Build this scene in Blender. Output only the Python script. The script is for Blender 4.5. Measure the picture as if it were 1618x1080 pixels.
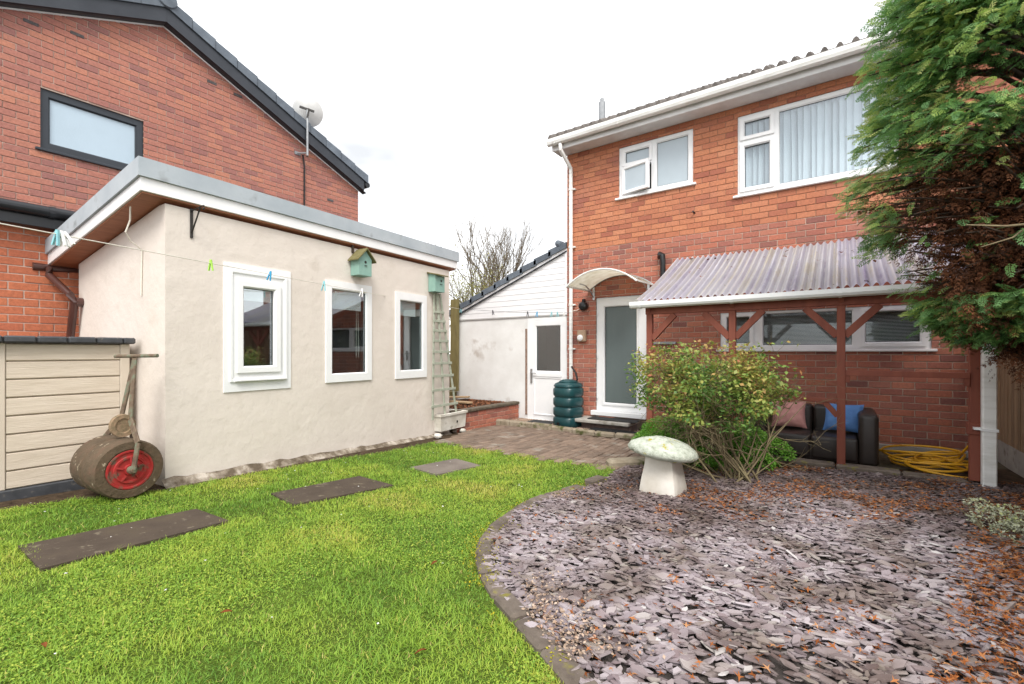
import bpy, math, random
import numpy as np
from mathutils import Vector, Matrix
random.seed(7); rng = np.random.default_rng(7)
R = math.radians
scene = bpy.context.scene
for o in list(bpy.data.objects): bpy.data.objects.remove(o)

# ------------------------------------------------------------------ camera
FPX, CX, HY, EYE = 720.0, 809.0, 555.0, 1.40
YAW = math.atan2(518.0, 720.0)
SN, CS = math.sin(YAW), math.cos(YAW)
FWD = np.array([-SN, CS, 0.0]); RGT = np.array([CS, SN, 0.0]); UP = np.array([0, 0, 1.0])
cam_d = bpy.data.cameras.new('camera'); cam = bpy.data.objects.new('camera', cam_d)
scene.collection.objects.link(cam); scene.camera = cam
cam_d.sensor_width = 36.0; cam_d.lens = 36.0 * FPX / 1618.0
cam_d.shift_y = 15.0 / 1618.0
cam_d.clip_start = 0.05; cam_d.clip_end = 600
cam.location = (0, 0, EYE); cam.rotation_euler = (R(90), 0, YAW)

# ------------------------------------------------------------------ world: bright overcast
SUN_EL, SUN_AZ = R(50), R(142)      # azimuth clockwise from +Y
w = bpy.data.worlds.new('World'); scene.world = w; w.use_nodes = True
nt = w.node_tree; nt.nodes.clear()
def N(t, **k):
    n = nt.nodes.new(t)
    for a, b in k.items(): setattr(n, a, b)
    return n
wo = N('ShaderNodeOutputWorld'); mx = N('ShaderNodeMixShader')
b1 = N('ShaderNodeBackground'); b2 = N('ShaderNodeBackground')
sky = N('ShaderNodeTexSky'); sky.sky_type = 'NISHITA'; sky.sun_disc = False
sky.sun_elevation = SUN_EL; sky.sun_rotation = SUN_AZ; b1.inputs[1].default_value = 0.12
nt.links.new(sky.outputs[0], b1.inputs[0])
tc = N('ShaderNodeTexCoord'); mp = N('ShaderNodeMapping'); mp.inputs['Scale'].default_value = (1.0, 1.0, 2.2)
nz = N('ShaderNodeTexNoise'); nz.inputs['Scale'].default_value = 1.3; nz.inputs['Detail'].default_value = 5; nz.inputs['Roughness'].default_value = 0.55
cr = N('ShaderNodeValToRGB')
cr.color_ramp.elements[0].position = 0.36; cr.color_ramp.elements[0].color = (0.36, 0.365, 0.37, 1)
cr.color_ramp.elements[1].position = 0.60; cr.color_ramp.elements[1].color = (1.0, 1.0, 1.0, 1)
nt.links.new(tc.outputs['Generated'], mp.inputs[0]); nt.links.new(mp.outputs[0], nz.inputs[0])
nt.links.new(nz.outputs[0], cr.inputs[0]); nt.links.new(cr.outputs[0], b2.inputs[0]); b2.inputs[1].default_value = 1.05
mx.inputs[0].default_value = 0.93
nt.links.new(b1.outputs[0], mx.inputs[1]); nt.links.new(b2.outputs[0], mx.inputs[2]); nt.links.new(mx.outputs[0], wo.inputs[0])
# soft sun behind thin cloud
sl = bpy.data.lights.new('sun', 'SUN'); sl.energy = 1.4; sl.angle = R(25); sl.color = (1.0, 0.96, 0.9)
so = bpy.data.objects.new('sun', sl); scene.collection.objects.link(so)
sd = Vector((math.sin(SUN_AZ) * math.cos(SUN_EL), math.cos(SUN_AZ) * math.cos(SUN_EL), math.sin(SUN_EL)))
so.rotation_euler = (-sd).to_track_quat('-Z', 'Y').to_euler(); so.location = (0, 0, 12)
vs = scene.view_settings
vs.view_transform = 'Standard'; vs.look = 'None'; vs.exposure = 1.32; vs.gamma = 1.0; vs.use_curve_mapping = False
scene.cycles.max_bounces = 7; scene.cycles.transparent_max_bounces = 12
scene.cycles.use_denoising = True

# ------------------------------------------------------------------ picture -> place helpers
def ray(px, py): return FWD + RGT * ((px - CX) / FPX) + UP * ((HY - py) / FPX)
CAM = np.array([0, 0, EYE])
def atD(px, py, d): return CAM + ray(px, py) * d
def onY(px, py, Y): r = ray(px, py); return CAM + r * (Y / r[1])
def onX(px, py, X): r = ray(px, py); return CAM + r * (X / r[0])
def onZ(px, py, Z): r = ray(px, py); return CAM + r * ((Z - EYE) / r[2])
def zG(d): return 0.365 - 0.041 * np.clip(d, -3.0, 9.5)
def depth(x, y): return -SN * x + CS * y
def gz(x, y): return zG(depth(x, y))
def onG(px, py):
    t = 1.035 / ((py - HY) / FPX - 0.041)
    return CAM + ray(px, py) * t

# ------------------------------------------------------------------ materials
def new_mat(name):
    m = bpy.data.materials.new(name); m.use_nodes = True
    t = m.node_tree; t.nodes.clear()
    out = t.nodes.new('ShaderNodeOutputMaterial')
    return m, t, out
def c4(c): return (c[0], c[1], c[2], 1.0)
def ramp(t, cols, pos=None):
    r = t.nodes.new('ShaderNodeValToRGB'); e = r.color_ramp.elements
    n = len(cols)
    pos = pos or [i / max(1, n - 1) for i in range(n)]
    while len(e) < n: e.new(0.5)
    for i in range(n): e[i].position = pos[i]; e[i].color = c4(cols[i])
    return r
def coords(t, scale=(1, 1, 1), obj=False):
    mp = t.nodes.new('ShaderNodeMapping'); mp.inputs['Scale'].default_value = scale
    if obj:
        g = t.nodes.new('ShaderNodeTexCoord'); t.links.new(g.outputs['Object'], mp.inputs[0])
    else:
        g = t.nodes.new('ShaderNodeNewGeometry'); t.links.new(g.outputs['Position'], mp.inputs[0])
    return mp
def noise(t, scale, detail=4, rough=0.55, co=None):
    n = t.nodes.new('ShaderNodeTexNoise'); n.inputs['Scale'].default_value = scale
    n.inputs['Detail'].default_value = detail; n.inputs['Roughness'].default_value = rough
    t.links.new((co or coords(t)).outputs[0], n.inputs[0]); return n
def mixc(t, f, a, b, mode='MIX'):
    m = t.nodes.new('ShaderNodeMix'); m.data_type = 'RGBA'; m.blend_type = mode
    for v, i in ((f, 0), (a, 6), (b, 7)):
        if hasattr(v, 'is_linked') or hasattr(v, 'links'): t.links.new(v, m.inputs[i])
        elif i == 0: m.inputs[i].default_value = v
        else: m.inputs[i].default_value = c4(v)
    return m.outputs[2]
def var_fac(t):      # 0..1, from the per-piece attribute plus the per-object random
    a = t.nodes.new('ShaderNodeAttribute'); a.attribute_name = 'cv'
    o = t.nodes.new('ShaderNodeObjectInfo')
    ad = t.nodes.new('ShaderNodeMath'); ad.operation = 'ADD'
    t.links.new(a.outputs['Fac'], ad.inputs[0]); t.links.new(o.outputs['Random'], ad.inputs[1])
    fr = t.nodes.new('ShaderNodeMath'); fr.operation = 'FRACT'; t.links.new(ad.outputs[0], fr.inputs[0])
    return fr.outputs[0]
def attr_fac(t, name='cv'):
    a = t.nodes.new('ShaderNodeAttribute'); a.attribute_name = name; return a.outputs['Fac']
def finish(t, out, col, rough=0.7, spec=0.4, bump=None, bstr=0.3, bdist=0.01, metal=0.0, transl=0.0, coat=0.0, tcol=None):
    p = t.nodes.new('ShaderNodeBsdfPrincipled')
    if hasattr(col, 'links'): t.links.new(col, p.inputs['Base Color'])
    else: p.inputs['Base Color'].default_value = c4(col)
    if hasattr(rough, 'links'): t.links.new(rough, p.inputs['Roughness'])
    else: p.inputs['Roughness'].default_value = rough
    p.inputs['Specular IOR Level'].default_value = spec; p.inputs['Metallic'].default_value = metal
    p.inputs['Coat Weight'].default_value = coat
    if bump is not None:
        b = t.nodes.new('ShaderNodeBump'); b.inputs['Strength'].default_value = bstr; b.inputs['Distance'].default_value = bdist
        t.links.new(bump, b.inputs['Height']); t.links.new(b.outputs[0], p.inputs['Normal'])
    sh = p.outputs[0]
    if transl:
        tr = t.nodes.new('ShaderNodeBsdfTranslucent')
        if hasattr(col, 'links'): t.links.new(col, tr.inputs[0])
        else: tr.inputs[0].default_value = c4(tcol or col)
        ms = t.nodes.new('ShaderNodeMixShader'); ms.inputs[0].default_value = transl
        t.links.new(sh, ms.inputs[1]); t.links.new(tr.outputs[0], ms.inputs[2]); sh = ms.outputs[0]
    t.links.new(sh, out.inputs[0])
def surf(name, cols, scale=3.0, pos=None, rough=0.7, spec=0.4, bump=0.0, bscale=40.0, bdist=0.006, stretch=(1, 1, 1), detail=5,
         speck=None, metal=0.0, transl=0.0, coat=0.0, piece=0.0, obj=False):
    """noise-mottled surface; speck=(colour, scale, lo, hi); piece = per-piece brightness spread"""
    m, t, out = new_mat(name)
    co = coords(t, stretch, obj)
    if len(cols) == 1: cols = [tuple(c * 0.92 for c in cols[0]), tuple(min(1, c * 1.06) for c in cols[0])]
    n = noise(t, scale, detail, 0.6, co); r = ramp(t, cols, pos or ([0.3, 0.7] if len(cols) == 2 else None)); t.links.new(n.outputs[0], r.inputs[0]); col = r.outputs[0]
    if speck:
        s = noise(t, speck[1], 3, 0.6, coords(t, (1, 1, 1), obj)); mr = ramp(t, [(0, 0, 0), (1, 1, 1)], [speck[2], speck[3]]); t.links.new(s.outputs[0], mr.inputs[0])
        col = mixc(t, mr.outputs[0], col, speck[0])
    if piece:
        f = var_fac(t); mr = t.nodes.new('ShaderNodeMapRange'); mr.inputs[3].default_value = 1 - piece; mr.inputs[4].default_value = 1 + piece
        t.links.new(f, mr.inputs[0]); cc = t.nodes.new('ShaderNodeCombineColor')
        for i in range(3): t.links.new(mr.outputs[0], cc.inputs[i])
        col = mixc(t, 1.0, col, cc.outputs[0], 'MULTIPLY')
    bp = None
    if bump: bp = noise(t, bscale, 4, 0.6, co).outputs[0]
    finish(t, out, col, rough, spec, bp, bump, bdist, metal, transl, coat)
    return m
def brick_mat(name, cols, soot=(0.10, 0.07, 0.06), rough=0.85, soot_at=(0.62, 0.78)):
    m, t, out = new_mat(name)
    f = var_fac(t); r = ramp(t, cols); t.links.new(f, r.inputs[0])
    n = noise(t, 38, 5, 0.7); m1 = ramp(t, [(0.72, 0.72, 0.72), (1.16, 1.14, 1.12)], [0.3, 0.72]); t.links.new(n.outputs[0], m1.inputs[0])
    col = mixc(t, 1.0, r.outputs[0], m1.outputs[0], 'MULTIPLY')
    n2 = noise(t, 1.1, 4, 0.6); m2 = ramp(t, [(0, 0, 0), (0.55, 0.55, 0.55)], list(soot_at)); t.links.new(n2.outputs[0], m2.inputs[0])
    col = mixc(t, m2.outputs[0], col, soot)
    n3 = noise(t, 120, 3, 0.6)
    finish(t, out, col, rough, 0.25, n3.outputs[0], 0.5, 0.004)
    return m
def leaf_mat(name, cols, transl=0.35, rough=0.5, spec=0.4, pos=None):
    m, t, out = new_mat(name)
    r = ramp(t, cols, pos); t.links.new(attr_fac(t), r.inputs[0])
    finish(t, out, r.outputs[0], rough, spec, None, transl=transl)
    return m
def glass_mat(name, tint=(0.9, 0.95, 0.95), refl=1.0):
    m, t, out = new_mat(name)
    tr = t.nodes.new('ShaderNodeBsdfTransparent'); tr.inputs[0].default_value = c4(tint)
    gl = t.nodes.new('ShaderNodeBsdfGlossy'); gl.inputs['Roughness'].default_value = 0.015; gl.inputs[0].default_value = (0.95, 0.97, 1, 1)
    lw = t.nodes.new('ShaderNodeLayerWeight'); lw.inputs[0].default_value = 0.5
    pw = t.nodes.new('ShaderNodeMath'); pw.operation = 'POWER'; pw.inputs[1].default_value = 3.5; t.links.new(lw.outputs['Facing'], pw.inputs[0])
    mu = t.nodes.new('ShaderNodeMath'); mu.operation = 'MULTIPLY_ADD'; mu.inputs[1].default_value = 0.75; mu.inputs[2].default_value = 0.055 * refl; mu.use_clamp = True
    t.links.new(pw.outputs[0], mu.inputs[0])
    ms = t.nodes.new('ShaderNodeMixShader'); t.links.new(mu.outputs[0], ms.inputs[0])
    t.links.new(tr.outputs[0], ms.inputs[1]); t.links.new(gl.outputs[0], ms.inputs[2]); t.links.new(ms.outputs[0], out.inputs[0])
    return m

M = {}
M['brick_low'] = brick_mat('brick_low', [(0.41, 0.15, 0.10), (0.46, 0.165, 0.105), (0.33, 0.13, 0.10), (0.48, 0.19, 0.125), (0.24, 0.105, 0.09), (0.44, 0.155, 0.105), (0.38, 0.17, 0.13)])
M['brick_high'] = brick_mat('brick_high', [(0.50, 0.20, 0.11), (0.53, 0.22, 0.12), (0.44, 0.165, 0.095), (0.54, 0.235, 0.135), (0.47, 0.185, 0.105), (0.34, 0.12, 0.08), (0.51, 0.21, 0.115)], soot=(0.30, 0.125, 0.10), soot_at=(0.54, 0.72))
M['brick_gable'] = brick_mat('brick_gable', [(0.39, 0.165, 0.125), (0.43, 0.185, 0.135), (0.34, 0.15, 0.125), (0.46, 0.20, 0.135), (0.38, 0.16, 0.125), (0.29, 0.135, 0.12), (0.42, 0.175, 0.13)], soot=(0.27, 0.145, 0.135))
M['brick_ext'] = brick_mat('brick_ext', [(0.46, 0.15, 0.08), (0.50, 0.165, 0.085), (0.43, 0.135, 0.075), (0.52, 0.18, 0.09)], soot=(0.36, 0.12, 0.08))
M['mortar_low'] = surf('mortar_low', [(0.44, 0.33, 0.26), (0.58, 0.46, 0.38)], 6, rough=0.95, spec=0.1, bump=0.5, bscale=90)
M['mortar_high'] = surf('mortar_high', [(0.27, 0.14, 0.09), (0.42, 0.26, 0.18)], 6, rough=0.95, spec=0.1, bump=0.5, bscale=90)
M['mortar_gable'] = surf('mortar_gable', [(0.34, 0.22, 0.18), (0.56, 0.45, 0.38)], 4, rough=0.95, spec=0.1, bump=0.5, bscale=90)
M['upvc'] = surf('upvc', [(0.78, 0.79, 0.80), (0.84, 0.84, 0.84)], 5, rough=0.32, spec=0.5)
M['gutter_white'] = surf('gutter_white', [(0.55, 0.54, 0.50), (0.80, 0.80, 0.78)], 7, [0.2, 0.55], rough=0.4, spec=0.5, stretch=(0.5, 3, 3))
M['soffit_white'] = surf('soffit_white', [(0.60, 0.60, 0.60), (0.74, 0.74, 0.74)], 4, rough=0.55)
M['render'] = surf('render', [(0.64, 0.575, 0.515), (0.71, 0.645, 0.585)], 1.6, rough=0.9, spec=0.15, bump=0.42, bscale=7, bdist=0.02, speck=((0.59, 0.525, 0.46), 3.2, 0.58, 0.80))
M['plinth'] = surf('plinth', [(0.10, 0.075, 0.05), (0.24, 0.20, 0.155), (0.46, 0.41, 0.35)], 7, [0.40, 0.54, 0.66], rough=0.9, bump=0.8, bscale=18, bdist=0.02)
M['white_render'] = surf('white_render', [(0.66, 0.65, 0.63), (0.78, 0.78, 0.77)], 2, rough=0.85, bump=0.3, bscale=25, speck=((0.50, 0.46, 0.42), 2.6, 0.60, 0.75))
M['clad_white'] = surf('clad_white', [(0.76, 0.76, 0.77), (0.82, 0.82, 0.83)], 3, rough=0.45)
M['dark_roof'] = surf('dark_roof', [(0.075, 0.092, 0.115), (0.13, 0.155, 0.185)], 5, rough=0.6, bump=0.3, bscale=60, piece=0.15)
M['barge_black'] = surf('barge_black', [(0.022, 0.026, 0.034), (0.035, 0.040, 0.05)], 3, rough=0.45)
M['gutter_black'] = surf('gutter_black', [(0.012, 0.013, 0.016), (0.022, 0.024, 0.028)], 3, rough=0.3)
M['felt'] = surf('felt', [(0.04, 0.035, 0.035), (0.13, 0.12, 0.12)], 90, rough=0.95, bump=0.8, bscale=120)
M['roof_grey'] = surf('roof_grey', [(0.34, 0.385, 0.42), (0.45, 0.49, 0.52)], 2.5, rough=0.55, speck=((0.22, 0.24, 0.25), 5, 0.6, 0.8))
M['soffit_brown'] = surf('soffit_brown', [(0.30, 0.115, 0.06), (0.42, 0.17, 0.09)], 6, rough=0.6, stretch=(4, 0.6, 1))
M['frame_anthracite'] = surf('frame_anthracite', [(0.030, 0.036, 0.045)], 3, rough=0.4)
M['pipe_brown'] = surf('pipe_brown', [(0.055, 0.022, 0.018), (0.085, 0.035, 0.028)], 6, rough=0.28, spec=0.6)
M['black_iron'] = surf('black_iron', [(0.012, 0.011, 0.010), (0.03, 0.026, 0.022)], 20, rough=0.55)
M['black_plastic'] = surf('black_plastic', [(0.012, 0.012, 0.013)], 10, rough=0.35)
M['roof_tile'] = surf('roof_tile', [(0.075, 0.065, 0.06), (0.17, 0.15, 0.135)], 14, rough=0.9, bump=0.5, bscale=70, piece=0.2)
M['timber_red'] = surf('timber_red', [(0.17, 0.045, 0.028), (0.25, 0.075, 0.045)], 12, rough=0.7, stretch=(1, 1, 0.15), bump=0.25, bscale=30)
M['moss_birdroof'] = surf('moss_birdroof', [(0.075, 0.06, 0.035), (0.16, 0.14, 0.055), (0.25, 0.22, 0.13)], 30, rough=0.95, bump=0.8, bscale=80)
M['bird_green'] = surf('bird_green', [(0.20, 0.35, 0.30), (0.26, 0.42, 0.36)], 8, rough=0.65)
M['trellis'] = surf('trellis', [(0.29, 0.32, 0.25), (0.41, 0.43, 0.35)], 14, rough=0.85, bump=0.3, bscale=50)
M['trough'] = surf('trough', [(0.50, 0.47, 0.40), (0.72, 0.70, 0.64)], 5, rough=0.6, speck=((0.16, 0.15, 0.09), 7, 0.60, 0.72), bump=0.4, bscale=25)
M['soil'] = surf('soil', [(0.035, 0.024, 0.016), (0.10, 0.07, 0.045)], 14, rough=0.95, spec=0.1, bump=1.0, bscale=40, bdist=0.02)
M['lawn_base'] = surf('lawn_base', [(0.05, 0.075, 0.012), (0.10, 0.15, 0.02)], 7, rough=0.95, spec=0.1, bump=1.0, bscale=60, bdist=0.02)
M['slate_soil'] = surf('slate_soil', [(0.03, 0.024, 0.022), (0.075, 0.06, 0.052)], 16, rough=0.95, bump=1.0, bscale=70, bdist=0.015)
M['slab'] = surf('slab', [(0.034, 0.025, 0.019), (0.07, 0.053, 0.04), (0.105, 0.083, 0.05)], 4.5, rough=0.85, spec=0.15, bump=0.4, bscale=50, speck=((0.15, 0.125, 0.09), 16, 0.62, 0.70), stretch=(1, 1, 1))
M['slab_pale'] = surf('slab_pale', [(0.11, 0.088, 0.073), (0.19, 0.16, 0.135)], 3.5, rough=0.85, bump=0.4, bscale=50)
M['paver'] = surf('paver', [(0.135, 0.092, 0.066), (0.215, 0.155, 0.115)], 9, rough=0.85, bump=0.5, bscale=60, piece=0.22, speck=((0.24, 0.215, 0.18), 4, 0.58, 0.72))
M['joint'] = surf('joint', [(0.055, 0.05, 0.03), (0.12, 0.10, 0.06)], 20, rough=0.95, bump=0.8, bscale=80)
M['edging'] = surf('edging', [(0.085, 0.066, 0.052), (0.16, 0.13, 0.105)], 11, rough=0.9, bump=0.6, bscale=45, piece=0.15, speck=((0.17, 0.15, 0.03), 7, 0.60, 0.68))
M['kerb'] = surf('kerb', [(0.20, 0.16, 0.11), (0.33, 0.28, 0.21)], 8, rough=0.9, bump=0.6, bscale=45, speck=((0.07, 0.075, 0.02), 5, 0.54, 0.66))
M['concrete'] = surf('concrete', [(0.30, 0.28, 0.25), (0.42, 0.40, 0.36)], 6, rough=0.9, bump=0.4, bscale=50, speck=((0.16, 0.14, 0.11), 5, 0.56, 0.7))
M['post_concrete'] = surf('post_concrete', [(0.42, 0.40, 0.36), (0.60, 0.58, 0.54)], 6, rough=0.9, bump=0.3, bscale=50, stretch=(1, 1, 0.4))
M['fence_wood'] = surf('fence_wood', [(0.24, 0.155, 0.09), (0.38, 0.27, 0.17)], 9, rough=0.85, stretch=(3, 3, 0.3), bump=0.4, bscale=30, piece=0.22)
M['mossy_wood'] = surf('mossy_wood', [(0.07, 0.052, 0.028), (0.17, 0.14, 0.055), (0.24, 0.20, 0.09)], 8, rough=0.9, stretch=(2, 2, 0.4), bump=0.5, bscale=30)
M['shed_board'] = surf('shed_board', [(0.50, 0.42, 0.33), (0.61, 0.525, 0.43)], 5, rough=0.55, stretch=(6, 0.7, 8), bump=0.5, bscale=14, bdist=0.006)
M['shed_frame'] = surf('shed_frame', [(0.54, 0.46, 0.37), (0.60, 0.52, 0.43)], 4, rough=0.55)
M['shed_dark'] = surf('shed_dark', [(0.035, 0.037, 0.042), (0.06, 0.063, 0.07)], 12, rough=0.5, speck=((0.12, 0.11, 0.10), 22, 0.6, 0.75))
M['roller_iron'] = surf('roller_iron', [(0.042, 0.028, 0.017), (0.095, 0.066, 0.040), (0.15, 0.075, 0.05)], 12, rough=0.9, bump=0.9, bscale=30, bdist=0.010, speck=((0.34, 0.28, 0.20), 17, 0.64, 0.70))
M['roller_red'] = surf('roller_red', [(0.38, 0.022, 0.024), (0.27, 0.026, 0.022)], 7, rough=0.55, bump=0.3, bscale=50, speck=((0.13, 0.085, 0.06), 12, 0.52, 0.64))
M['roller_handle'] = surf('roller_handle', [(0.09, 0.06, 0.042), (0.15, 0.105, 0.07), (0.15, 0.18, 0.125)], 13, pos=[0.35, 0.5, 0.66], rough=0.8, bump=0.4, bscale=60)
M['rust_disc'] = surf('rust_disc', [(0.13, 0.11, 0.06), (0.34, 0.22, 0.14)], 22, rough=0.9, bump=0.6, bscale=60)
M['stone_white'] = surf('stone_white', [(0.48, 0.44, 0.37), (0.68, 0.65, 0.60)], 4, rough=0.85, bump=0.3, bscale=30)
def cap_mat():
    m, t, out = new_mat('stone_lichen')
    n = noise(t, 19, 6, 0.75); r = ramp(t, [(0.20, 0.20, 0.15), (0.40, 0.43, 0.36), (0.54, 0.56, 0.49)], [0.30, 0.46, 0.64]); t.links.new(n.outputs[0], r.inputs[0])
    n2 = noise(t, 13, 5, 0.65); r2 = ramp(t, [(0, 0, 0), (1, 1, 1)], [0.60, 0.68]); t.links.new(n2.outputs[0], r2.inputs[0])
    n4 = noise(t, 60, 3, 0.6); r4 = ramp(t, [(0.20, 0.17, 0.01), (0.46, 0.40, 0.03)]); t.links.new(n4.outputs[0], r4.inputs[0])
    col = mixc(t, r2.outputs[0], r.outputs[0], r4.outputs[0])
    n3 = noise(t, 45, 5, 0.65)
    finish(t, out, col, 0.95, 0.15, n3.outputs[0], 0.9, 0.012); return m
M['stone_lichen'] = cap_mat()
M['leather'] = surf('leather', [(0.018, 0.013, 0.011), (0.032, 0.023, 0.019)], 5, rough=0.42, spec=0.5, bump=0.25, bscale=35, bdist=0.004)
M['cushion_blue'] = surf('cushion_blue', [(0.07, 0.17, 0.42), (0.11, 0.25, 0.52)], 7, rough=0.8, bump=0.5, bscale=13, bdist=0.01)
M['cushion_pink'] = surf('cushion_pink', [(0.52, 0.24, 0.22), (0.64, 0.33, 0.30)], 7, rough=0.8, bump=0.5, bscale=13, bdist=0.01)
M['hose_yellow'] = surf('hose_yellow', [(0.66, 0.33, 0.015), (0.74, 0.40, 0.03)], 20, rough=0.35)
M['butt_green'] = surf('butt_green', [(0.008, 0.042, 0.048), (0.014, 0.066, 0.072)], 4, rough=0.32, spec=0.5)
M['rubber'] = surf('rubber', [(0.010, 0.010, 0.011), (0.025, 0.025, 0.026)], 60, rough=0.75, bump=0.6, bscale=120)
M['line_white'] = surf('line_white', [(0.72, 0.68, 0.60)], 30, rough=0.6)
M['peg_white'] = surf('peg_white', [(0.80, 0.80, 0.79)], 10, rough=0.4)
M['peg_aqua'] = surf('peg_aqua', [(0.25, 0.55, 0.60)], 10, rough=0.4)
M['peg_blue'] = surf('peg_blue', [(0.02, 0.33, 0.60)], 10, rough=0.4)
M['peg_lime'] = surf('peg_lime', [(0.38, 0.70, 0.08)], 10, rough=0.4)
M['peg_dark'] = surf('peg_dark', [(0.04, 0.04, 0.05)], 10, rough=0.5)
M['metal_grey'] = surf('metal_grey', [(0.22, 0.23, 0.24), (0.32, 0.33, 0.34)], 8, rough=0.45, metal=0.6)
M['chrome'] = surf('chrome', [(0.55, 0.55, 0.56)], 8, rough=0.25, metal=0.9)
M['dish'] = surf('dish', [(0.52, 0.52, 0.51), (0.62, 0.62, 0.61)], 6, rough=0.6)
M['wood_raw'] = surf('wood_raw', [(0.30, 0.19, 0.10), (0.50, 0.36, 0.22)], 8, rough=0.85, stretch=(1, 6, 6))
M['clear_glass'] = glass_mat('clear_glass', (0.9, 0.95, 0.95), 3.6)
M['dim_glass'] = glass_mat('dim_glass', (0.88, 0.92, 0.92), 0.8)
M['sky_glass'] = glass_mat('sky_glass', (0.90, 0.95, 0.97), 2.2)
M['interior_pale'] = surf('interior_pale', [(0.40, 0.44, 0.47), (0.48, 0.52, 0.55)], 1, rough=0.9)
def frosted(name, c, rough, bs, bd, stretch=(1, 1, 1)):
    return surf(name, [tuple(x * 0.93 for x in c), tuple(x * 1.05 for x in c)], 1.2, rough=rough, spec=0.6, bump=0.5, bscale=bs, bdist=bd, stretch=stretch)
M['frost_pale'] = frosted('frost_pale', (0.42, 0.49, 0.54), 0.22, 90, 0.002)
M['frost_gable'] = frosted('frost_gable', (0.40, 0.50, 0.58), 0.25, 60, 0.003)
M['frost_door'] = frosted('frost_door', (0.11, 0.14, 0.14), 0.22, 40, 0.004, (3, 3, 0.5))
M['interior'] = surf('interior', [(0.26, 0.27, 0.25), (0.36, 0.37, 0.34)], 1.0, rough=0.9)
M['interior_dark'] = surf('interior_dark', [(0.03, 0.03, 0.032), (0.06, 0.06, 0.06)], 1.5, rough=0.9)
M['blind_white'] = surf('blind_white', [(0.76, 0.77, 0.78), (0.82, 0.83, 0.84)], 2, rough=0.7, transl=0.25)
M['slat_grey'] = surf('slat_grey', [(0.58, 0.57, 0.55), (0.66, 0.65, 0.63)], 4, rough=0.5)
def pvc_mat():
    m, t, out = new_mat('pvc_sheet')
    n = noise(t, 3.0, 3, 0.6, coords(t, (4.5, 0.10, 0.10)))
    r = ramp(t, [(0.46, 0.42, 0.58), (0.72, 0.71, 0.77), (0.84, 0.84, 0.86), (0.76, 0.72, 0.60), (0.82, 0.82, 0.85)], [0.30, 0.42, 0.52, 0.62, 0.72]); t.links.new(n.outputs[0], r.inputs[0])
    w_ = t.nodes.new('ShaderNodeTexWave'); w_.wave_type = 'BANDS'; w_.bands_direction = 'X'; w_.inputs['Scale'].default_value = 1.0; w_.inputs['Distortion'].default_value = 0.0
    # dirt settles in the valleys: one band per corrugation (pitch 76.5 mm)
    mp_ = coords(t, (math.pi * 2 / 0.0765 / 20.0, 0, 0)); t.links.new(mp_.outputs[0], w_.inputs[0])
    rw = ramp(t, [(0.55, 0.53, 0.60), (1.0, 1.0, 1.0)], [0.15, 0.6]); t.links.new(w_.outputs[1], rw.inputs[0])
    n2 = noise(t, 3.5, 5, 0.65); r2 = ramp(t, [(0, 0, 0), (0.75, 0.75, 0.75)], [0.42, 0.62]); t.links.new(n2.outputs[0], r2.inputs[0])
    col = mixc(t, r2.outputs[0], r.outputs[0], (0.84, 0.84, 0.87))
    f = var_fac(t); mr = ramp(t, [(0.90, 0.88, 0.97), (1.0, 1.0, 1.0)], [0.0, 0.4]); t.links.new(f, mr.inputs[0])
    col = mixc(t, 1.0, col, mr.outputs[0], 'MULTIPLY'); col = mixc(t, 0.75, col, mixc(t, 1.0, col, rw.outputs[0], 'MULTIPLY'))
    n5 = noise(t, 26, 3, 0.6); r5 = ramp(t, [(0, 0, 0), (1, 1, 1)], [0.66, 0.74]); t.links.new(n5.outputs[0], r5.inputs[0])
    col = mixc(t, r5.outputs[0], col, (0.30, 0.27, 0.16))
    finish(t, out, col, 0.35, 0.5, None, transl=0.55); return m
M['pvc_sheet'] = pvc_mat()
def poly_mat():
    m, t, out = new_mat('polycarbonate')
    n = noise(t, 6, 4); r = ramp(t, [(0.50, 0.46, 0.34), (0.70, 0.68, 0.58)], [0.3, 0.7]); t.links.new(n.outputs[0], r.inputs[0])
    finish(t, out, r.outputs[0], 0.3, 0.5, None, transl=0.55); return m
M['polycarbonate'] = poly_mat()
M['bark'] = surf('bark', [(0.04, 0.028, 0.02), (0.10, 0.072, 0.052)], 16, rough=0.95, bump=0.9, bscale=40, bdist=0.01, stretch=(1, 1, 0.3))
M['bark_grey'] = surf('bark_grey', [(0.10, 0.08, 0.055), (0.20, 0.165, 0.12)], 10, rough=0.95)
M['twig'] = surf('twig', [(0.12, 0.085, 0.05), (0.24, 0.20, 0.11)], 12, rough=0.85)
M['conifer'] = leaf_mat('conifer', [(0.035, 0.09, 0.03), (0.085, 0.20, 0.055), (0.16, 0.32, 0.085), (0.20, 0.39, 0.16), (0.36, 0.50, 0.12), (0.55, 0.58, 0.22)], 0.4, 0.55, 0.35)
M['conifer_dead'] = leaf_mat('conifer_dead', [(0.05, 0.024, 0.015), (0.10, 0.042, 0.022), (0.18, 0.07, 0.032), (0.34, 0.15, 0.08)], 0.2, 0.8, 0.15)
M['grass'] = leaf_mat('grass', [(0.075, 0.17, 0.024), (0.155, 0.30, 0.036), (0.26, 0.42, 0.05), (0.38, 0.50, 0.065), (0.50, 0.50, 0.085), (0.56, 0.46, 0.18)], 0.35, 0.5, 0.3)
M['rose_leaf'] = leaf_mat('rose_leaf', [(0.07, 0.16, 0.035), (0.14, 0.26, 0.055), (0.24, 0.34, 0.07), (0.39, 0.40, 0.10), (0.46, 0.30, 0.10), (0.40, 0.14, 0.07)], 0.35, 0.45)
M['shrub_leaf'] = leaf_mat('shrub_leaf', [(0.035, 0.11, 0.02), (0.08, 0.23, 0.03), (0.15, 0.36, 0.045), (0.26, 0.47, 0.07)], 0.3, 0.4)
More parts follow.
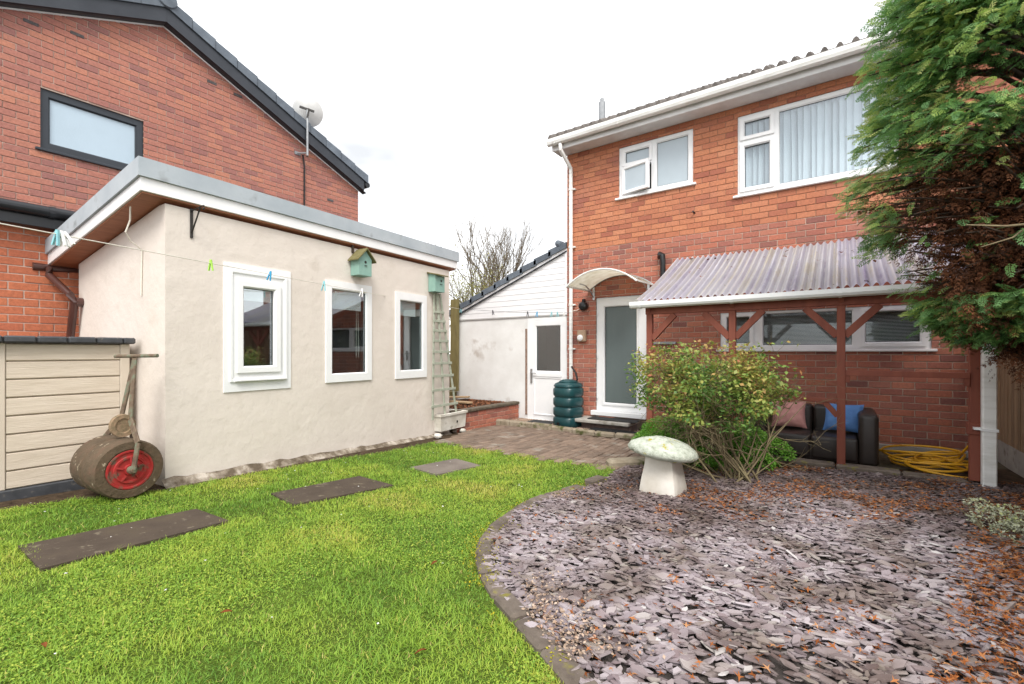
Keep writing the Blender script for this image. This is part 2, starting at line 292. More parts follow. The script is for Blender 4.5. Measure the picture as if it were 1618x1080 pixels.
M['varieg_leaf'] = leaf_mat('varieg_leaf', [(0.10, 0.15, 0.06), (0.28, 0.32, 0.20), (0.52, 0.54, 0.42), (0.40, 0.46, 0.08)], 0.3, 0.5)
M['spring_leaf'] = leaf_mat('spring_leaf', [(0.16, 0.17, 0.04), (0.30, 0.30, 0.06), (0.40, 0.40, 0.10)], 0.4, 0.6)
M['litter'] = leaf_mat('litter', [(0.09, 0.03, 0.012), (0.24, 0.075, 0.022), (0.40, 0.14, 0.04), (0.48, 0.25, 0.12)], 0.2, 0.85, 0.15)
M['moss'] = leaf_mat('moss', [(0.12, 0.12, 0.015), (0.30, 0.27, 0.02), (0.42, 0.36, 0.03)], 0.2, 0.95, 0.1)
M['gravel'] = leaf_mat('gravel', [(0.16, 0.11, 0.08), (0.30, 0.21, 0.15), (0.42, 0.33, 0.26), (0.36, 0.20, 0.13)], 0.0, 0.9, 0.2)
M['daisy'] = leaf_mat('daisy', [(0.75, 0.75, 0.72), (0.80, 0.80, 0.78)], 0.2, 0.7)
def slate_mat():
    m, t, out = new_mat('slate')
    f = var_fac(t); r = ramp(t, [(0.115, 0.092, 0.097), (0.20, 0.172, 0.18), (0.25, 0.222, 0.23), (0.155, 0.12, 0.122), (0.29, 0.265, 0.272), (0.205, 0.175, 0.162), (0.40, 0.395, 0.38)], [0, 0.2, 0.4, 0.55, 0.75, 0.93, 1.0]); t.links.new(f, r.inputs[0])
    n = noise(t, 3.0, 3, 0.5); r2 = ramp(t, [(0.62, 0.56, 0.50), (1.08, 1.06, 1.08)], [0.38, 0.56]); t.links.new(n.outputs[0], r2.inputs[0])
    col = mixc(t, 1.0, r.outputs[0], r2.outputs[0], 'MULTIPLY')
    dm = mixc(t, attr_fac(t, 'dirt_shade'), (1.18, 1.17, 1.18), (0.68, 0.59, 0.56)); col = mixc(t, 1.0, col, dm, 'MULTIPLY')  # shade plus damp and dirt coloured into the chips towards the back and right
    n3 = noise(t, 70, 4, 0.6)
    finish(t, out, col, 0.55, 0.45, n3.outputs[0], 0.35, 0.004); return m
M['slate'] = slate_mat()

# ------------------------------------------------------------------ mesh helpers
def link_mesh(name, v, f, mat=None, parent=None, smooth=False, cv=None, kind=None):
    me = bpy.data.meshes.new(name)
    if isinstance(v, np.ndarray):
        nv, nf = len(v), len(f); k = f.shape[1]
        me.vertices.add(nv); me.vertices.foreach_set('co', v.astype(np.float32).ravel())
        me.loops.add(nf * k); me.loops.foreach_set('vertex_index', f.astype(np.int32).ravel())
        me.polygons.add(nf); me.polygons.foreach_set('loop_start', np.arange(0, nf * k, k, dtype=np.int32))
        try: me.polygons.foreach_set('loop_total', np.full(nf, k, dtype=np.int32))
        except Exception: pass
        me.update(calc_edges=True)
    else:
        me.from_pydata(v, [], f); me.update()
    if cv is not None:
        a = me.attributes.new('cv', 'FLOAT', 'POINT'); a.data.foreach_set('value', np.asarray(cv, dtype=np.float32))
    if smooth: me.polygons.foreach_set('use_smooth', [True] * len(me.polygons))
    return link_obj(name, me, mat, parent, kind)
def link_obj(name, me, mat=None, parent=None, kind=None):
    if mat is not None and not me.materials: me.materials.append(M[mat] if isinstance(mat, str) else mat)
    o = bpy.data.objects.new(name, me); scene.collection.objects.link(o)
    if parent is not None: o.parent = parent
    if kind: o['kind'] = kind
    return o
def tag(o, label, cat, group=None):
    o['label'] = label; o['category'] = cat
    if group: o['group'] = group
    return o
def thing(name, label, cat, loc=(0, 0, 0), rz=0.0, group=None):
    o = bpy.data.objects.new(name, None); scene.collection.objects.link(o)
    o.empty_display_size = 0.1; o.location = tuple(loc); o.rotation_euler = (0, 0, rz)
    return tag(o, label, cat, group)
class MB:
    def __init__(s): s.v = []; s.f = []; s.cv = []; s.c = 0.0
    def add(s, vs, fs):
        b = len(s.v); s.v += [tuple(map(float, p)) for p in vs]; s.f += [tuple(b + i for i in q) for q in fs]; s.cv += [s.c] * len(vs); return s
    def box(s, x0, x1, y0, y1, z0, z1, b=0.0):
        if x0 > x1: x0, x1 = x1, x0
        if y0 > y1: y0, y1 = y1, y0
        if z0 > z1: z0, z1 = z1, z0
        return s.obox(((x0 + x1) / 2, (y0 + y1) / 2, (z0 + z1) / 2), (1, 0, 0), (0, 1, 0), (0, 0, 1), (x1 - x0) / 2, (y1 - y0) / 2, (z1 - z0) / 2, b)
    def obox(s, c, ex, ey, ez, hx, hy, hz, b=0.0):
        c = np.array(c, float); E = [np.array(e, float) for e in (ex, ey, ez)]; E = [e / np.linalg.norm(e) for e in E]
        H = (hx, hy, hz)
        if b <= 0:
            vs = [c + E[0] * (sx * hx) + E[1] * (sy * hy) + E[2] * (sz * hz) for sx in (-1, 1) for sy in (-1, 1) for sz in (-1, 1)]
            return s.add(vs, [(0, 1, 3, 2), (4, 6, 7, 5), (0, 4, 5, 1), (2, 3, 7, 6), (0, 2, 6, 4), (1, 5, 7, 3)])
        b = min(b, 0.45 * min(H)); vs = []; idx = {}
        for sg in [(a, d, e) for a in (-1, 1) for d in (-1, 1) for e in (-1, 1)]:
            for ax in range(3):
                p = c.copy()
                for k in range(3): p = p + E[k] * (sg[k] * (H[k] if k == ax else H[k] - b))
                idx[(sg, ax)] = len(vs); vs.append(p)
        fs = []
        for ax in range(3):
            o1, o2 = (ax + 1) % 3, (ax + 2) % 3
            for sg in (-1, 1):
                q = []
                for a, d in ((-1, -1), (1, -1), (1, 1), (-1, 1)):
                    g = [0, 0, 0]; g[ax] = sg; g[o1] = a; g[o2] = d; q.append(idx[(tuple(g), ax)])
                fs.append(tuple(q if sg > 0 else q[::-1]))
            for a in (-1, 1):
                for d in (-1, 1):
                    g0 = [0, 0, 0]; g0[o1] = a; g0[o2] = d; g1 = list(g0); g0[ax] = -1; g1[ax] = 1; g0, g1 = tuple(g0), tuple(g1)
                    q = [idx[(g0, o1)], idx[(g1, o1)], idx[(g1, o2)], idx[(g0, o2)]]
                    fs.append(tuple(q if a * d < 0 else q[::-1]))
        for sg in [(a, d, e) for a in (-1, 1) for d in (-1, 1) for e in (-1, 1)]:
            q = [idx[(sg, 0)], idx[(sg, 1)], idx[(sg, 2)]]; fs.append(tuple(q if sg[0] * sg[1] * sg[2] > 0 else q[::-1]))
        return s.add(vs, fs)
    def bar(s, p, q, wx, wz, up=(0, 0, 1), b=0.0):
        p, q = np.array(p, float), np.array(q, float); d = q - p; L = np.linalg.norm(d); d /= L
        x = np.cross(d, np.array(up, float)); x /= np.linalg.norm(x); z = np.cross(x, d)
        return s.obox((p + q) / 2, d, x, z, L / 2, wx / 2, wz / 2, b)
    def tube(s, pts, rad, n=8, cap=True):
        pts = [np.array(p, float) for p in pts]; k = len(pts)
        rad = [rad] * k if np.isscalar(rad) else rad
        vs = []; ref = np.array([0.31, 0.17, 0.93])
        for i, p in enumerate(pts):
            d = pts[min(i + 1, k - 1)] - pts[max(i - 1, 0)]; d /= (np.linalg.norm(d) + 1e-9)
            a = np.cross(d, ref); na = np.linalg.norm(a)
            if na < 0.05: a = np.cross(d, np.array([1, 0, 0.0])); na = np.linalg.norm(a)
            a /= na; bb = np.cross(d, a)
            for j in range(n):
                t = 2 * math.pi * j / n; vs.append(p + (a * math.cos(t) + bb * math.sin(t)) * rad[i])
        fs = [(i * n + j, i * n + (j + 1) % n, (i + 1) * n + (j + 1) % n, (i + 1) * n + j) for i in range(k - 1) for j in range(n)]
        if cap: fs += [tuple(range(n))[::-1], tuple((k - 1) * n + j for j in range(n))]
        return s.add(vs, fs)
    def prism(s, poly, d):
        n = len(poly); d = np.array(d, float); P = [np.array(p, float) for p in poly]
        return s.add(P + [p + d for p in P], [tuple(range(n))[::-1], tuple(range(n, 2 * n))] + [(i, (i + 1) % n, n + (i + 1) % n, n + i) for i in range(n)])
    def lathe(s, prof, n=24, c=(0, 0, 0), ax='z', sq=None):
        vs = []; c = np.array(c, float)
        for r, z in prof:
            for j in range(n):
                t = 2 * math.pi * j / n; rr = r
                if sq: rr = r / (abs(math.cos(t)) ** sq + abs(math.sin(t)) ** sq) ** (1 / sq)
                x, y = rr * math.cos(t), rr * math.sin(t)
                vs.append(c + (np.array([x, y, z]) if ax == 'z' else np.array([x, z, y]) if ax == 'y' else np.array([z, x, y])))
        k = len(prof)
        fs = [(i * n + j, i * n + (j + 1) % n, (i + 1) * n + (j + 1) % n, (i + 1) * n + j) for i in range(k - 1) for j in range(n)]
        fs += [tuple(range(n))[::-1], tuple((k - 1) * n + j for j in range(n))]
        return s.add(vs, fs)
    def holes(s, x0, x1, z0, z1, hs, y0, y1):
        """upright slab between y0 (front) and y1 with rectangular holes"""
        xs = sorted({x0, x1} | {h[i] for h in hs for i in (0, 1)}); zs = sorted({z0, z1} | {h[i] for h in hs for i in (2, 3)})
        xs = [x for x in xs if x0 - 1e-6 <= x <= x1 + 1e-6]; zs = [z for z in zs if z0 - 1e-6 <= z <= z1 + 1e-6]
        for i in range(len(xs) - 1):
            for j in range(len(zs) - 1):
                cx, cz = (xs[i] + xs[i + 1]) / 2, (zs[j] + zs[j + 1]) / 2
                if any(h[0] < cx < h[1] and h[2] < cz < h[3] for h in hs): continue
                a, b, c, d = xs[i], xs[i + 1], zs[j], zs[j + 1]
                s.add([(a, y0, c), (b, y0, c), (b, y0, d), (a, y0, d)], [(0, 1, 2, 3)])
                s.add([(a, y1, c), (b, y1, c), (b, y1, d), (a, y1, d)], [(3, 2, 1, 0)])
        for (a, b, c, d) in list(hs):
            for q in (((a, c), (b, c)), ((b, c), (b, d)), ((b, d), (a, d)), ((a, d), (a, c))):
                (p, r), (u, t) = q; s.add([(p, y0, r), (u, y0, t), (u, y1, t), (p, y1, r)], [(0, 3, 2, 1)])
        a, b, c, d = x0, x1, z0, z1
        for q in (((a, c), (b, c)), ((b, c), (b, d)), ((b, d), (a, d)), ((a, d), (a, c))):
            (p, r), (u, t) = q; s.add([(p, y0, r), (u, y0, t), (u, y1, t), (p, y1, r)], [(0, 1, 2, 3)])
        return s
    def ring(s, x0, x1, z0, z1, w, y0, y1, sl=0.0):
        """picture-frame ring of width w, front y0, back y1, the inner edge sloping back by sl"""
        o = [(x0, z0), (x1, z0), (x1, z1), (x0, z1)]; i = [(x0 + w, z0 + w), (x1 - w, z0 + w), (x1 - w, z1 - w), (x0 + w, z1 - w)]
        m = [(x0 + w - sl, z0 + w - sl), (x1 - w + sl, z0 + w - sl), (x1 - w + sl, z1 - w + sl), (x0 + w - sl, z1 - w + sl)]
        vs = [(p[0], y1, p[1]) for p in o] + [(p[0], y0, p[1]) for p in o] + [(p[0], y0, p[1]) for p in m] + [(p[0], y0 + sl * 1.2, p[1]) for p in i] + [(p[0], y1, p[1]) for p in i]
        fs = []
        for l in range(4):
            for k in range(4):
                n = (k + 1) % 4; fs.append((l * 4 + k, l * 4 + n, (l + 1) * 4 + n, (l + 1) * 4 + k))
        for k in range(4):
            n = (k + 1) % 4; fs.append((16 + k, 16 + n, n, k))
        return s.add(vs, fs)
    def build(s, name, mat, parent=None, smooth=False, kind=None, cv=False):
        return link_mesh(name, s.v, s.f, mat, parent, smooth, s.cv if cv else None, kind)
def shade_smooth(o, ang=40):
    me = o.data; me.polygons.foreach_set('use_smooth', [True] * len(me.polygons))
    try: me.set_sharp_from_angle(angle=R(ang))
    except Exception: pass
    return o
def to_local(root, p):
    c, s = math.cos(root.rotation_euler[2]), math.sin(root.rotation_euler[2]); d = np.array(p) - np.array(root.location)
    return np.array([c * d[0] + s * d[1], -s * d[0] + c * d[1], d[2]])

# brick laying in a local facade: x along, z up, y = 0 the brick face, negative y towards the viewer
def lay_bricks(root, x0, x1, z0, z1, holes, L, H, mat, top=None, keep=300, near=None, joint=0.010, zmin_vis=-9, depth_=0.06, first=0):
    pcs = []; row = first; z = z0
    while z < z1 - 0.02:
        bz0, bz1 = z, min(z + H - joint, z1)
        xa, xb = x0, x1
        if top: xa, xb = top(bz0 + 0.3 * H, x0, x1)
        x = x0 - (L / 2 if row % 2 else 0)
        while x < xb:
            a, b = max(x, xa), min(x + L - joint, xb)
            if b - a > 0.03:
                rects = [(a, b, bz0, bz1)]
                for h in holes:
                    nr = []
                    for (p, q, r, s) in rects:
                        if q <= h[0] or p >= h[1] or s <= h[2] or r >= h[3]: nr.append((p, q, r, s)); continue
                        if p < h[0]: nr.append((p, h[0], r, s))
                        if q > h[1]: nr.append((h[1], q, r, s))
                        pp, qq = max(p, h[0]), min(q, h[1])
                        if r < h[2]: nr.append((pp, qq, r, h[2]))
                        if s > h[3]: nr.append((pp, qq, h[3], s))
                    rects = nr
                pcs += [r for r in rects if r[1] - r[0] > 0.015 and r[3] - r[2] > 0.012]
            x += L
        z += H; row += 1
    pcs = [p for p in pcs if p[3] > zmin_vis]
    rz = root.rotation_euler[2]; c, s = math.cos(rz), math.sin(rz); loc = root.location
    def dist(p):
        x, zz = (p[0] + p[1]) / 2, (p[2] + p[3]) / 2
        X, Y = loc[0] + c * x, loc[1] + s * x
        sc = near(x, zz) if near else 0
        return math.sqrt(X * X + Y * Y + (zz - EYE) ** 2) / max(0.05, math.sqrt((p[1] - p[0]) * (p[3] - p[2]))) + sc
    order = sorted(pcs, key=dist); ind, rest = order[:keep], order[keep:]
    cache = {}
    for p in ind:
        key = (round(p[1] - p[0], 3), round(p[3] - p[2], 3))
        if key not in cache:
            m = MB(); m.box(-key[0] / 2, key[0] / 2, 0, depth_, -key[1] / 2, key[1] / 2, 0.004)
            me = bpy.data.meshes.new('brick'); me.from_pydata(m.v, [], m.f); me.materials.append(M[mat]); cache[key] = me
        o = bpy.data.objects.new('brick', cache[key]); scene.collection.objects.link(o); o.parent = root
        o.location = ((p[0] + p[1]) / 2, random.uniform(-0.002, 0.002), (p[2] + p[3]) / 2)
        o.rotation_euler = (random.uniform(-.006, .006), random.uniform(-.004, .004), random.uniform(-.006, .006))
    if rest:
        m = MB()
        for p in rest:
            m.c = random.random(); dy = random.uniform(-0.002, 0.002)
            m.box(p[0], p[1], dy, depth_, p[2], p[3], 0.004)
        m.build('bricks', mat, root, kind='stuff', cv=True)

# generic window: frame part > pane / sash / sill / blind sub-parts.
def window(root, x0, x1, z0, z1, cells, yf=0.03, fw=0.06, mat='upvc', glass='clear_glass', sill=None, room=True, sw=0.045, name='window', roommat='interior_dark', roomdepth=0.7, muls=0.06):
    holes = [(x0 + c[0] * (x1 - x0), x0 + c[1] * (x1 - x0), z0 + c[2] * (z1 - z0), z0 + c[3] * (z1 - z0)) for c in cells]
    m = MB(); m.holes(x0, x1, z0, z1, holes, yf, yf + 0.07); f = m.build(name, mat, root)
    for c, h in zip(cells, holes):
        kind = c[4]; pm = c[5] if len(c) > 5 else glass
        if kind == 'open':
            piv = thing_part('sash', f, (h[0] - 0.01, yf - 0.005, 0)); W = h[1] - h[0] + 0.02
            s = MB().ring(0, W, h[2] - 0.012, h[3] + 0.012, sw + 0.012, -0.03, 0.03, 0.012).build('sash', mat, f)
            bpy.data.objects.remove(piv)
            s.location = (h[0] - 0.01, yf - 0.006, 0); s.rotation_euler = (0, 0, -R(13))
            g = MB().box(sw, W - sw, -0.004, 0.004, h[2] + sw, h[3] - sw).build('pane', pm, f)
            g.location = s.location; g.rotation_euler = s.rotation_euler
            continue
        if kind in ('sash',):
            MB().ring(h[0] - 0.012, h[1] + 0.012, h[2] - 0.012, h[3] + 0.012, sw + 0.012, yf - 0.022, yf + 0.05, 0.014).build('sash', mat, f)
            d = sw
        else:
            MB().ring(h[0], h[1], h[2], h[3], 0.014, yf + 0.008, yf + 0.05, 0.01).build('glazing_bead', mat, f); d = 0.012
        MB().ring(h[0] + d - 0.002, h[1] - d + 0.002, h[2] + d - 0.002, h[3] - d + 0.002, 0.007, yf + 0.020, yf + 0.032).build('seal', 'black_plastic', f)
        MB().box(h[0] + d - 0.004, h[1] - d + 0.004, yf + 0.03, yf + 0.036, h[2] + d - 0.004, h[3] - d + 0.004).build('pane', pm, f)
    if sill:
        MB().box(x0 - sill[0], x1 + sill[1], yf - sill[2], yf + 0.03, z0 - 0.035, z0 - 0.001, 0.006).build('sill', mat if len(sill) < 4 else sill[3], f)
    if room:
        b = MB(); a, bb, c, d = x0 + .01, x1 - .01, z0 + .01, z1 - .01; y0, y1 = yf + 0.072, yf + roomdepth
        b.add([(a, y0, c), (bb, y0, c), (bb, y0, d), (a, y0, d), (a, y1, c), (bb, y1, c), (bb, y1, d), (a, y1, d)], [(4, 5, 6, 7), (0, 1, 5, 4), (1, 2, 6, 5), (2, 3, 7, 6), (3, 0, 4, 7)])
        b.build('room_lining', roommat, f)
    return f
def thing_part(n, parent, loc):
    o = bpy.data.objects.new(n, None); scene.collection.objects.link(o); return o
def roller_blind(f, x0, x1, z0, z1, y):
    MB().box(x0, x1, y, y + 0.004, z0, z1).build('roller_blind', 'blind_white', f)

# scattered pieces: template verts (k,3), faces (m,3|4); returns one mesh
def scatter(name, tv, tf, pos, rot, scl, cv, mat, parent=None, kind='stuff', smooth=False):
    n = len(pos); tv = np.asarray(tv, float); tf = np.asarray(tf, int)
    P = np.einsum('nij,kj->nki', rot, tv) * scl.reshape(n, 1, -1) + pos[:, None, :]
    F = tf[None, :, :] + (np.arange(n) * len(tv))[:, None, None]
    return link_mesh(name, P.reshape(-1, 3), F.reshape(-1, tf.shape[1]), mat, parent, smooth, np.repeat(cv, len(tv)), kind)
def rots(yaw, pitch, roll):
    cy, sy, cp, sp, cr_, sr = np.cos(yaw), np.sin(yaw), np.cos(pitch), np.sin(pitch), np.cos(roll), np.sin(roll)
    z = np.zeros_like(cy); o = np.ones_like(cy)
    Z = np.array([[cy, -sy, z], [sy, cy, z], [z, z, o]]).transpose(2, 0, 1); Y = np.array([[cp, z, sp], [z, o, z], [-sp, z, cp]]).transpose(2, 0, 1)
    X = np.array([[o, z, z], [z, cr_, -sr], [z, sr, cr_]]).transpose(2, 0, 1)
    return Z @ Y @ X
def in_poly(x, y, poly):
    ins = np.zeros(len(x), bool); n = len(poly)
    for i in range(n):
        x1, y1 = poly[i][0], poly[i][1]; x2, y2 = poly[(i + 1) % n][0], poly[(i + 1) % n][1]
        c = ((y1 > y) != (y2 > y)) & (x < (x2 - x1) * (y - y1) / (y2 - y1 + 1e-12) + x1); ins ^= c
    return ins
def vnoise(x, y, s, seed=0):
    r = np.random.default_rng(seed); g = r.random((128, 128)); u, v = x * s + 40, y * s + 40
    i, j = np.floor(u).astype(int), np.floor(v).astype(int); a, b = u - i, v - j; a = a * a * (3 - 2 * a); b = b * b * (3 - 2 * b)
    G = lambda p, q: g[p % 128, q % 128]
    return (G(i, j) * (1 - a) + G(i + 1, j) * a) * (1 - b) + (G(i, j + 1) * (1 - a) + G(i + 1, j + 1) * a) * b
LEAF_V = [(0, 0, 0), (0.5, 0.30, 0.06), (1, 0, -0.05), (0.5, -0.30, 0.06)]; LEAF_F = [(0, 1, 2, 3)]


# ================================================================== GROUND
def structure(o): o['kind'] = 'structure'; return o
gp = []; ds = [-40, -3, 0, 4, 9.5, 14, 40, 260]
for d in ds:
    for xx in (-260, -20, 0, 20, 260):
        p = FWD * d + RGT * xx; gp.append((p[0], p[1], float(zG(d)) - 0.004))
gf = [(i * 5 + j, i * 5 + j + 1, (i + 1) * 5 + j + 1, (i + 1) * 5 + j) for i in range(len(ds) - 1) for j in range(4)]
structure(link_mesh('ground', gp, gf, 'soil'))
def gsheet(name, pxs, mat, lift, flat=None):
    P = [onG(*p) for p in pxs]
    return structure(link_mesh(name, [(p[0], p[1], gz(p[0], p[1]) + lift) for p in P], [tuple(range(len(P)))], mat))
EDGE = [(968, 752), (950, 764), (925, 772), (870, 787), (845, 796), (815, 813), (790, 833), (770, 853), (762, 880), (768, 908), (787, 940), (815, 975), (848, 1012), (884, 1052), (920, 1095), (965, 1150), (1030, 1240)]
LAWN = [(-260, 850), (-100, 822), (0, 806), (110, 791), (250, 777), (400, 748), (640, 709), (690, 698), (971, 741)] + EDGE + [(800, 1500), (-700, 1500), (-500, 1000)]
gsheet('lawn_ground', LAWN, 'lawn_base', 0.004)
lawnW = [onG(*p) for p in LAWN]
SLATE = [(968, 752), (1010, 728), (1100, 722), (1240, 722), (1330, 741), (1618, 771), (1800, 790), (2200, 1000), (2300, 1500), (1030, 1500)] + EDGE[::-1][:-1]
bed = gsheet('slate_bed', SLATE, 'slate_soil', 0.006)
slateW = [onG(*p) for p in SLATE]
SLABS = [[(28, 868), (310, 808), (362, 827), (64, 905)], [(428, 783), (568, 755), (622, 770), (464, 801)], [(648, 741), (720, 727), (760, 738), (690, 753)]]
slabW = [[onG(*p) for p in q] for q in SLABS]

# ================================================================== MAIN HOUSE
YF = 7.42
HX0 = float(onY(896, 500, YF)[0]); HX1 = 2.3
house = thing('house', 'two storey red brick house with white windows behind the pergola', 'house', (HX0, YF, 0))
def hp(px, py): p = to_local(house, onY(px, py, YF)); return float(p[0]), float(p[2])
def hrect(l, r, yt, yb, at=None):
    at = at or l; return hp(l, 0)[0], hp(r, 0)[0], hp(at, yb)[1], hp(at, yt)[1]
W1 = hrect(978, 1095, 234, 313)            # small upper window
W2 = hrect(1165.5, 1420, 184.5, 309)       # large upper window
W3 = hrect(1138, 1472, 487, 551, 1300)     # kitchen window under the pergola
DR = hrect(941.5, 1022, 470.5, 647)        # back door
HW = HX1 - HX0; ZS = 5.03
holes = [W1, W2, W3, (DR[0], DR[1], 0.0, DR[3])]
HSPLIT = 3.235
def wall_sheet(root, x0, x1, z0, z1, hs, mat, y0=0.009, dep=0.12):
    hh = [(max(a, x0), min(b, x1), max(c, z0), min(d, z1)) for (a, b, c, d) in hs if a < x1 and b > x0 and c < z1 and d > z0]
    return MB().holes(x0, x1, z0, z1, hh, y0, y0 + dep).build('wall', mat, root)
wall_sheet(house, 0, HW, -0.15, HSPLIT, holes, 'mortar_low')
wall_sheet(house, 0, HW, HSPLIT, ZS + 0.1, holes, 'mortar_high')
MB().box(0.0, 0.12, 0.131, 7.5, -0.15, ZS + 0.1).build('side_wall', 'brick_low', house)
near_h = lambda x, z: 0 if (z < 2.0 and x < 5.4) or z > 2.0 else 500
lay_bricks(house, 0.0, HW, HSPLIT - 38 * 0.085, HSPLIT, holes, 0.225, 0.085, 'brick_low', keep=300, zmin_vis=0.0)
lay_bricks(house, 0.0, HW, HSPLIT, ZS, holes, 0.225, 0.085, 'brick_high', keep=300, joint=0.008)
MB().box(2.45, HW, -0.02, 0.02, 0.10, 0.235, 0.01).build('plinth', 'concrete', house)
# windows
w = window(house, *W1, [(0.06, 0.455, 0.63, 0.93, 'sash'), (0.06, 0.455, 0.07, 0.58, 'open'), (0.52, 0.94, 0.07, 0.93, 'bead')], 0.02, glass='frost_pale', sill=(0.06, 0.05, 0.06), sw=0.04)
w = window(house, *W2, [(0.025, 0.25, 0.70, 0.95, 'sash'), (0.025, 0.25, 0.05, 0.64, 'sash'), (0.285, 0.975, 0.05, 0.95, 'bead')], 0.02, glass='sky_glass', sill=(0.06, 0.05, 0.06), roommat='interior_pale', roomdepth=0.28)
xw, ww = W2[0], W2[1] - W2[0]; hh_ = W2[3] - W2[2]
for i in range(22):
    x = xw + ww * (0.03 + 0.044 * i)
    if x > xw + ww * 0.96: break
    a = R(random.choice([35, 42, 50, 58])); m = MB(); hw = 0.045
    tilt = random.uniform(-0.012, 0.012)
    z0, z1 = W2[2] + 0.06 + 0.02, W2[3] - 0.05
    m.add([(x - hw * math.cos(a) + tilt, 0.115 - hw * math.sin(a), z0), (x + hw * math.cos(a) + tilt + 0.02, 0.115 + hw * math.sin(a), z0), (x + hw * math.cos(a), 0.115 + hw * math.sin(a), z1), (x - hw * math.cos(a), 0.115 - hw * math.sin(a), z1)], [(0, 1, 2, 3)])
    m.build('blind_slat', 'blind_white', w)
w = window(house, *W3, [(0.02, 0.185, 0.08, 0.95, 'sash'), (0.235, 0.68, 0.08, 0.95, 'bead'), (0.715, 0.975, 0.08, 0.95, 'sash')], 0.02, glass=M['dim_glass'], sill=(0.05, 0.05, 0.06), roommat='interior_dark', roomdepth=0.5)
m = MB(); n = 26
for i in range(n):
    z = W3[2] + 0.07 + (W3[3] - W3[2] - 0.10) * i / (n - 1)
    m.add([(W3[0] + 0.04, 0.115, z), (W3[1] - 0.04, 0.115, z), (W3[1] - 0.04, 0.125, z + 0.0095), (W3[0] + 0.04, 0.125, z + 0.0095)], [(0, 1, 2, 3)])
m.build('venetian_blind', 'slat_grey', w, kind='stuff')
# door
dw, dh = DR[1] - DR[0], DR[3] - DR[2]
d = window(house, *DR, [(0.14, 0.83, 0.055, 0.93, 'sash', 'frost_door')], 0.03, room=True, sw=0.03, name='door')
MB().box(DR[1] - 0.15, DR[1] - 0.115, -0.03, 0.01, DR[2] + dh * 0.42, DR[2] + dh * 0.53, 0.006).tube([(DR[1] - 0.13, -0.025, DR[2] + dh * 0.5), (DR[1] - 0.13, -0.06, DR[2] + dh * 0.5), (DR[1] - 0.24, -0.06, DR[2] + dh * 0.5)], 0.010).build('handle', 'chrome', d)
MB().box(DR[0] - 0.06, DR[1] + 0.02, -0.10, 0.04, DR[2] - 0.085, DR[2] - 0.002, 0.01).build('sill', 'upvc', d)
for zz in (0.12, 0.48, 0.86): MB().tube([(DR[0] + 0.03, 0.0, DR[2] + dh * zz - 0.03), (DR[0] + 0.03, 0.0, DR[2] + dh * zz + 0.03)], 0.012).build('hinge', 'upvc', d)
# eaves: soffit, fascia, gutter, roof
EX0 = -0.13
MB().box(EX0, HW + 0.1, -0.30, 0.02, ZS - 0.012, ZS + 0.006).build('soffit', 'soffit_white', house)
MB().box(EX0, HW + 0.1, -0.325, -0.302, ZS - 0.03, ZS + 0.16, 0.004).build('fascia', 'soffit_white', house)
prof = [(-0.335, 0.150), (-0.335, 0.085), (-0.36, 0.050), (-0.40, 0.040), (-0.435, 0.060), (-0.448, 0.100), (-0.448, 0.155), (-0.440, 0.155), (-0.440, 0.102), (-0.428, 0.068), (-0.40, 0.050), (-0.365, 0.060), (-0.343, 0.090), (-0.343, 0.150)]
g = MB().prism([(EX0 - 0.04, y, ZS + z) for y, z in prof], (HW - EX0 + 0.2, 0, 0)).build('gutter', 'gutter_white', house)
for px in (912, 1012, 1137, 1250): 
    x = hp(px, 200)[0] - 0.25
    MB().prism([(x, y * 1.0 - (0.006 if z < 0.15 else 0.004), ZS + z - 0.006) for y, z in prof[:7]] + [(x, -0.345, ZS + 0.158)], (0.03, 0, 0)).build('gutter_clip', 'gutter_white', g)
sl = math.tan(R(27)); rf = MB()
rx0, rx1 = EX0 - 0.05, HW + 0.2
rf.add([(rx0, -0.36, ZS + 0.175), (rx1, -0.36, ZS + 0.175), (rx1, 4.0, ZS + 0.175 + 4.36 * sl), (rx0, 4.0, ZS + 0.175 + 4.36 * sl), (rx0, -0.36, ZS + 0.16), (rx1, -0.36, ZS + 0.16), (rx1, 4.0, ZS + 0.16 + 4.36 * sl), (rx0, 4.0, ZS + 0.16 + 4.36 * sl)], [(0, 1, 2, 3), (7, 6, 5, 4), (0, 4, 5, 1), (0, 3, 7, 4), (1, 5, 6, 2), (2, 6, 7, 3)])
roof = rf.build('roof', 'roof_tile', house)
# first course of double-roll tiles, each a tile
tw = 0.325; tm = MB(); nx = 16; tv = []
for i in range(nx + 1):
    x = tw * i / nx; ph = (i / nx * 2) % 1.0
    h = 0.058 * max(0, math.sin(math.pi * min(1, ph / 0.5))) if ph < 0.5 else 0.0
    tv.append((x, h))
tvs = [(x, 0.0, h) for x, h in tv] + [(x, 0.40, h + 0.40 * sl) for x, h in tv] + [(x, 0.0, -0.035) for x, h in tv]
k = nx + 1
tfs = [(i, i + 1, k + i + 1, k + i) for i in range(nx)] + [(2 * k + i, 2 * k + i + 1, i + 1, i) for i in range(nx)]
tile_me = bpy.data.meshes.new('roof_tile'); tile_me.from_pydata(tvs, [], tfs); tile_me.materials.append(M['roof_tile'])
for r_ in range(2):
    for i in range(int((rx1 - rx0) / tw)):
        o = bpy.data.objects.new('tile', tile_me); scene.collection.objects.link(o); o.parent = roof
        o.location = (rx0 + i * tw, -0.395 + r_ * 0.36, ZS + 0.192 + r_ * (0.36 * sl + 0.012) + random.uniform(0, 0.004))
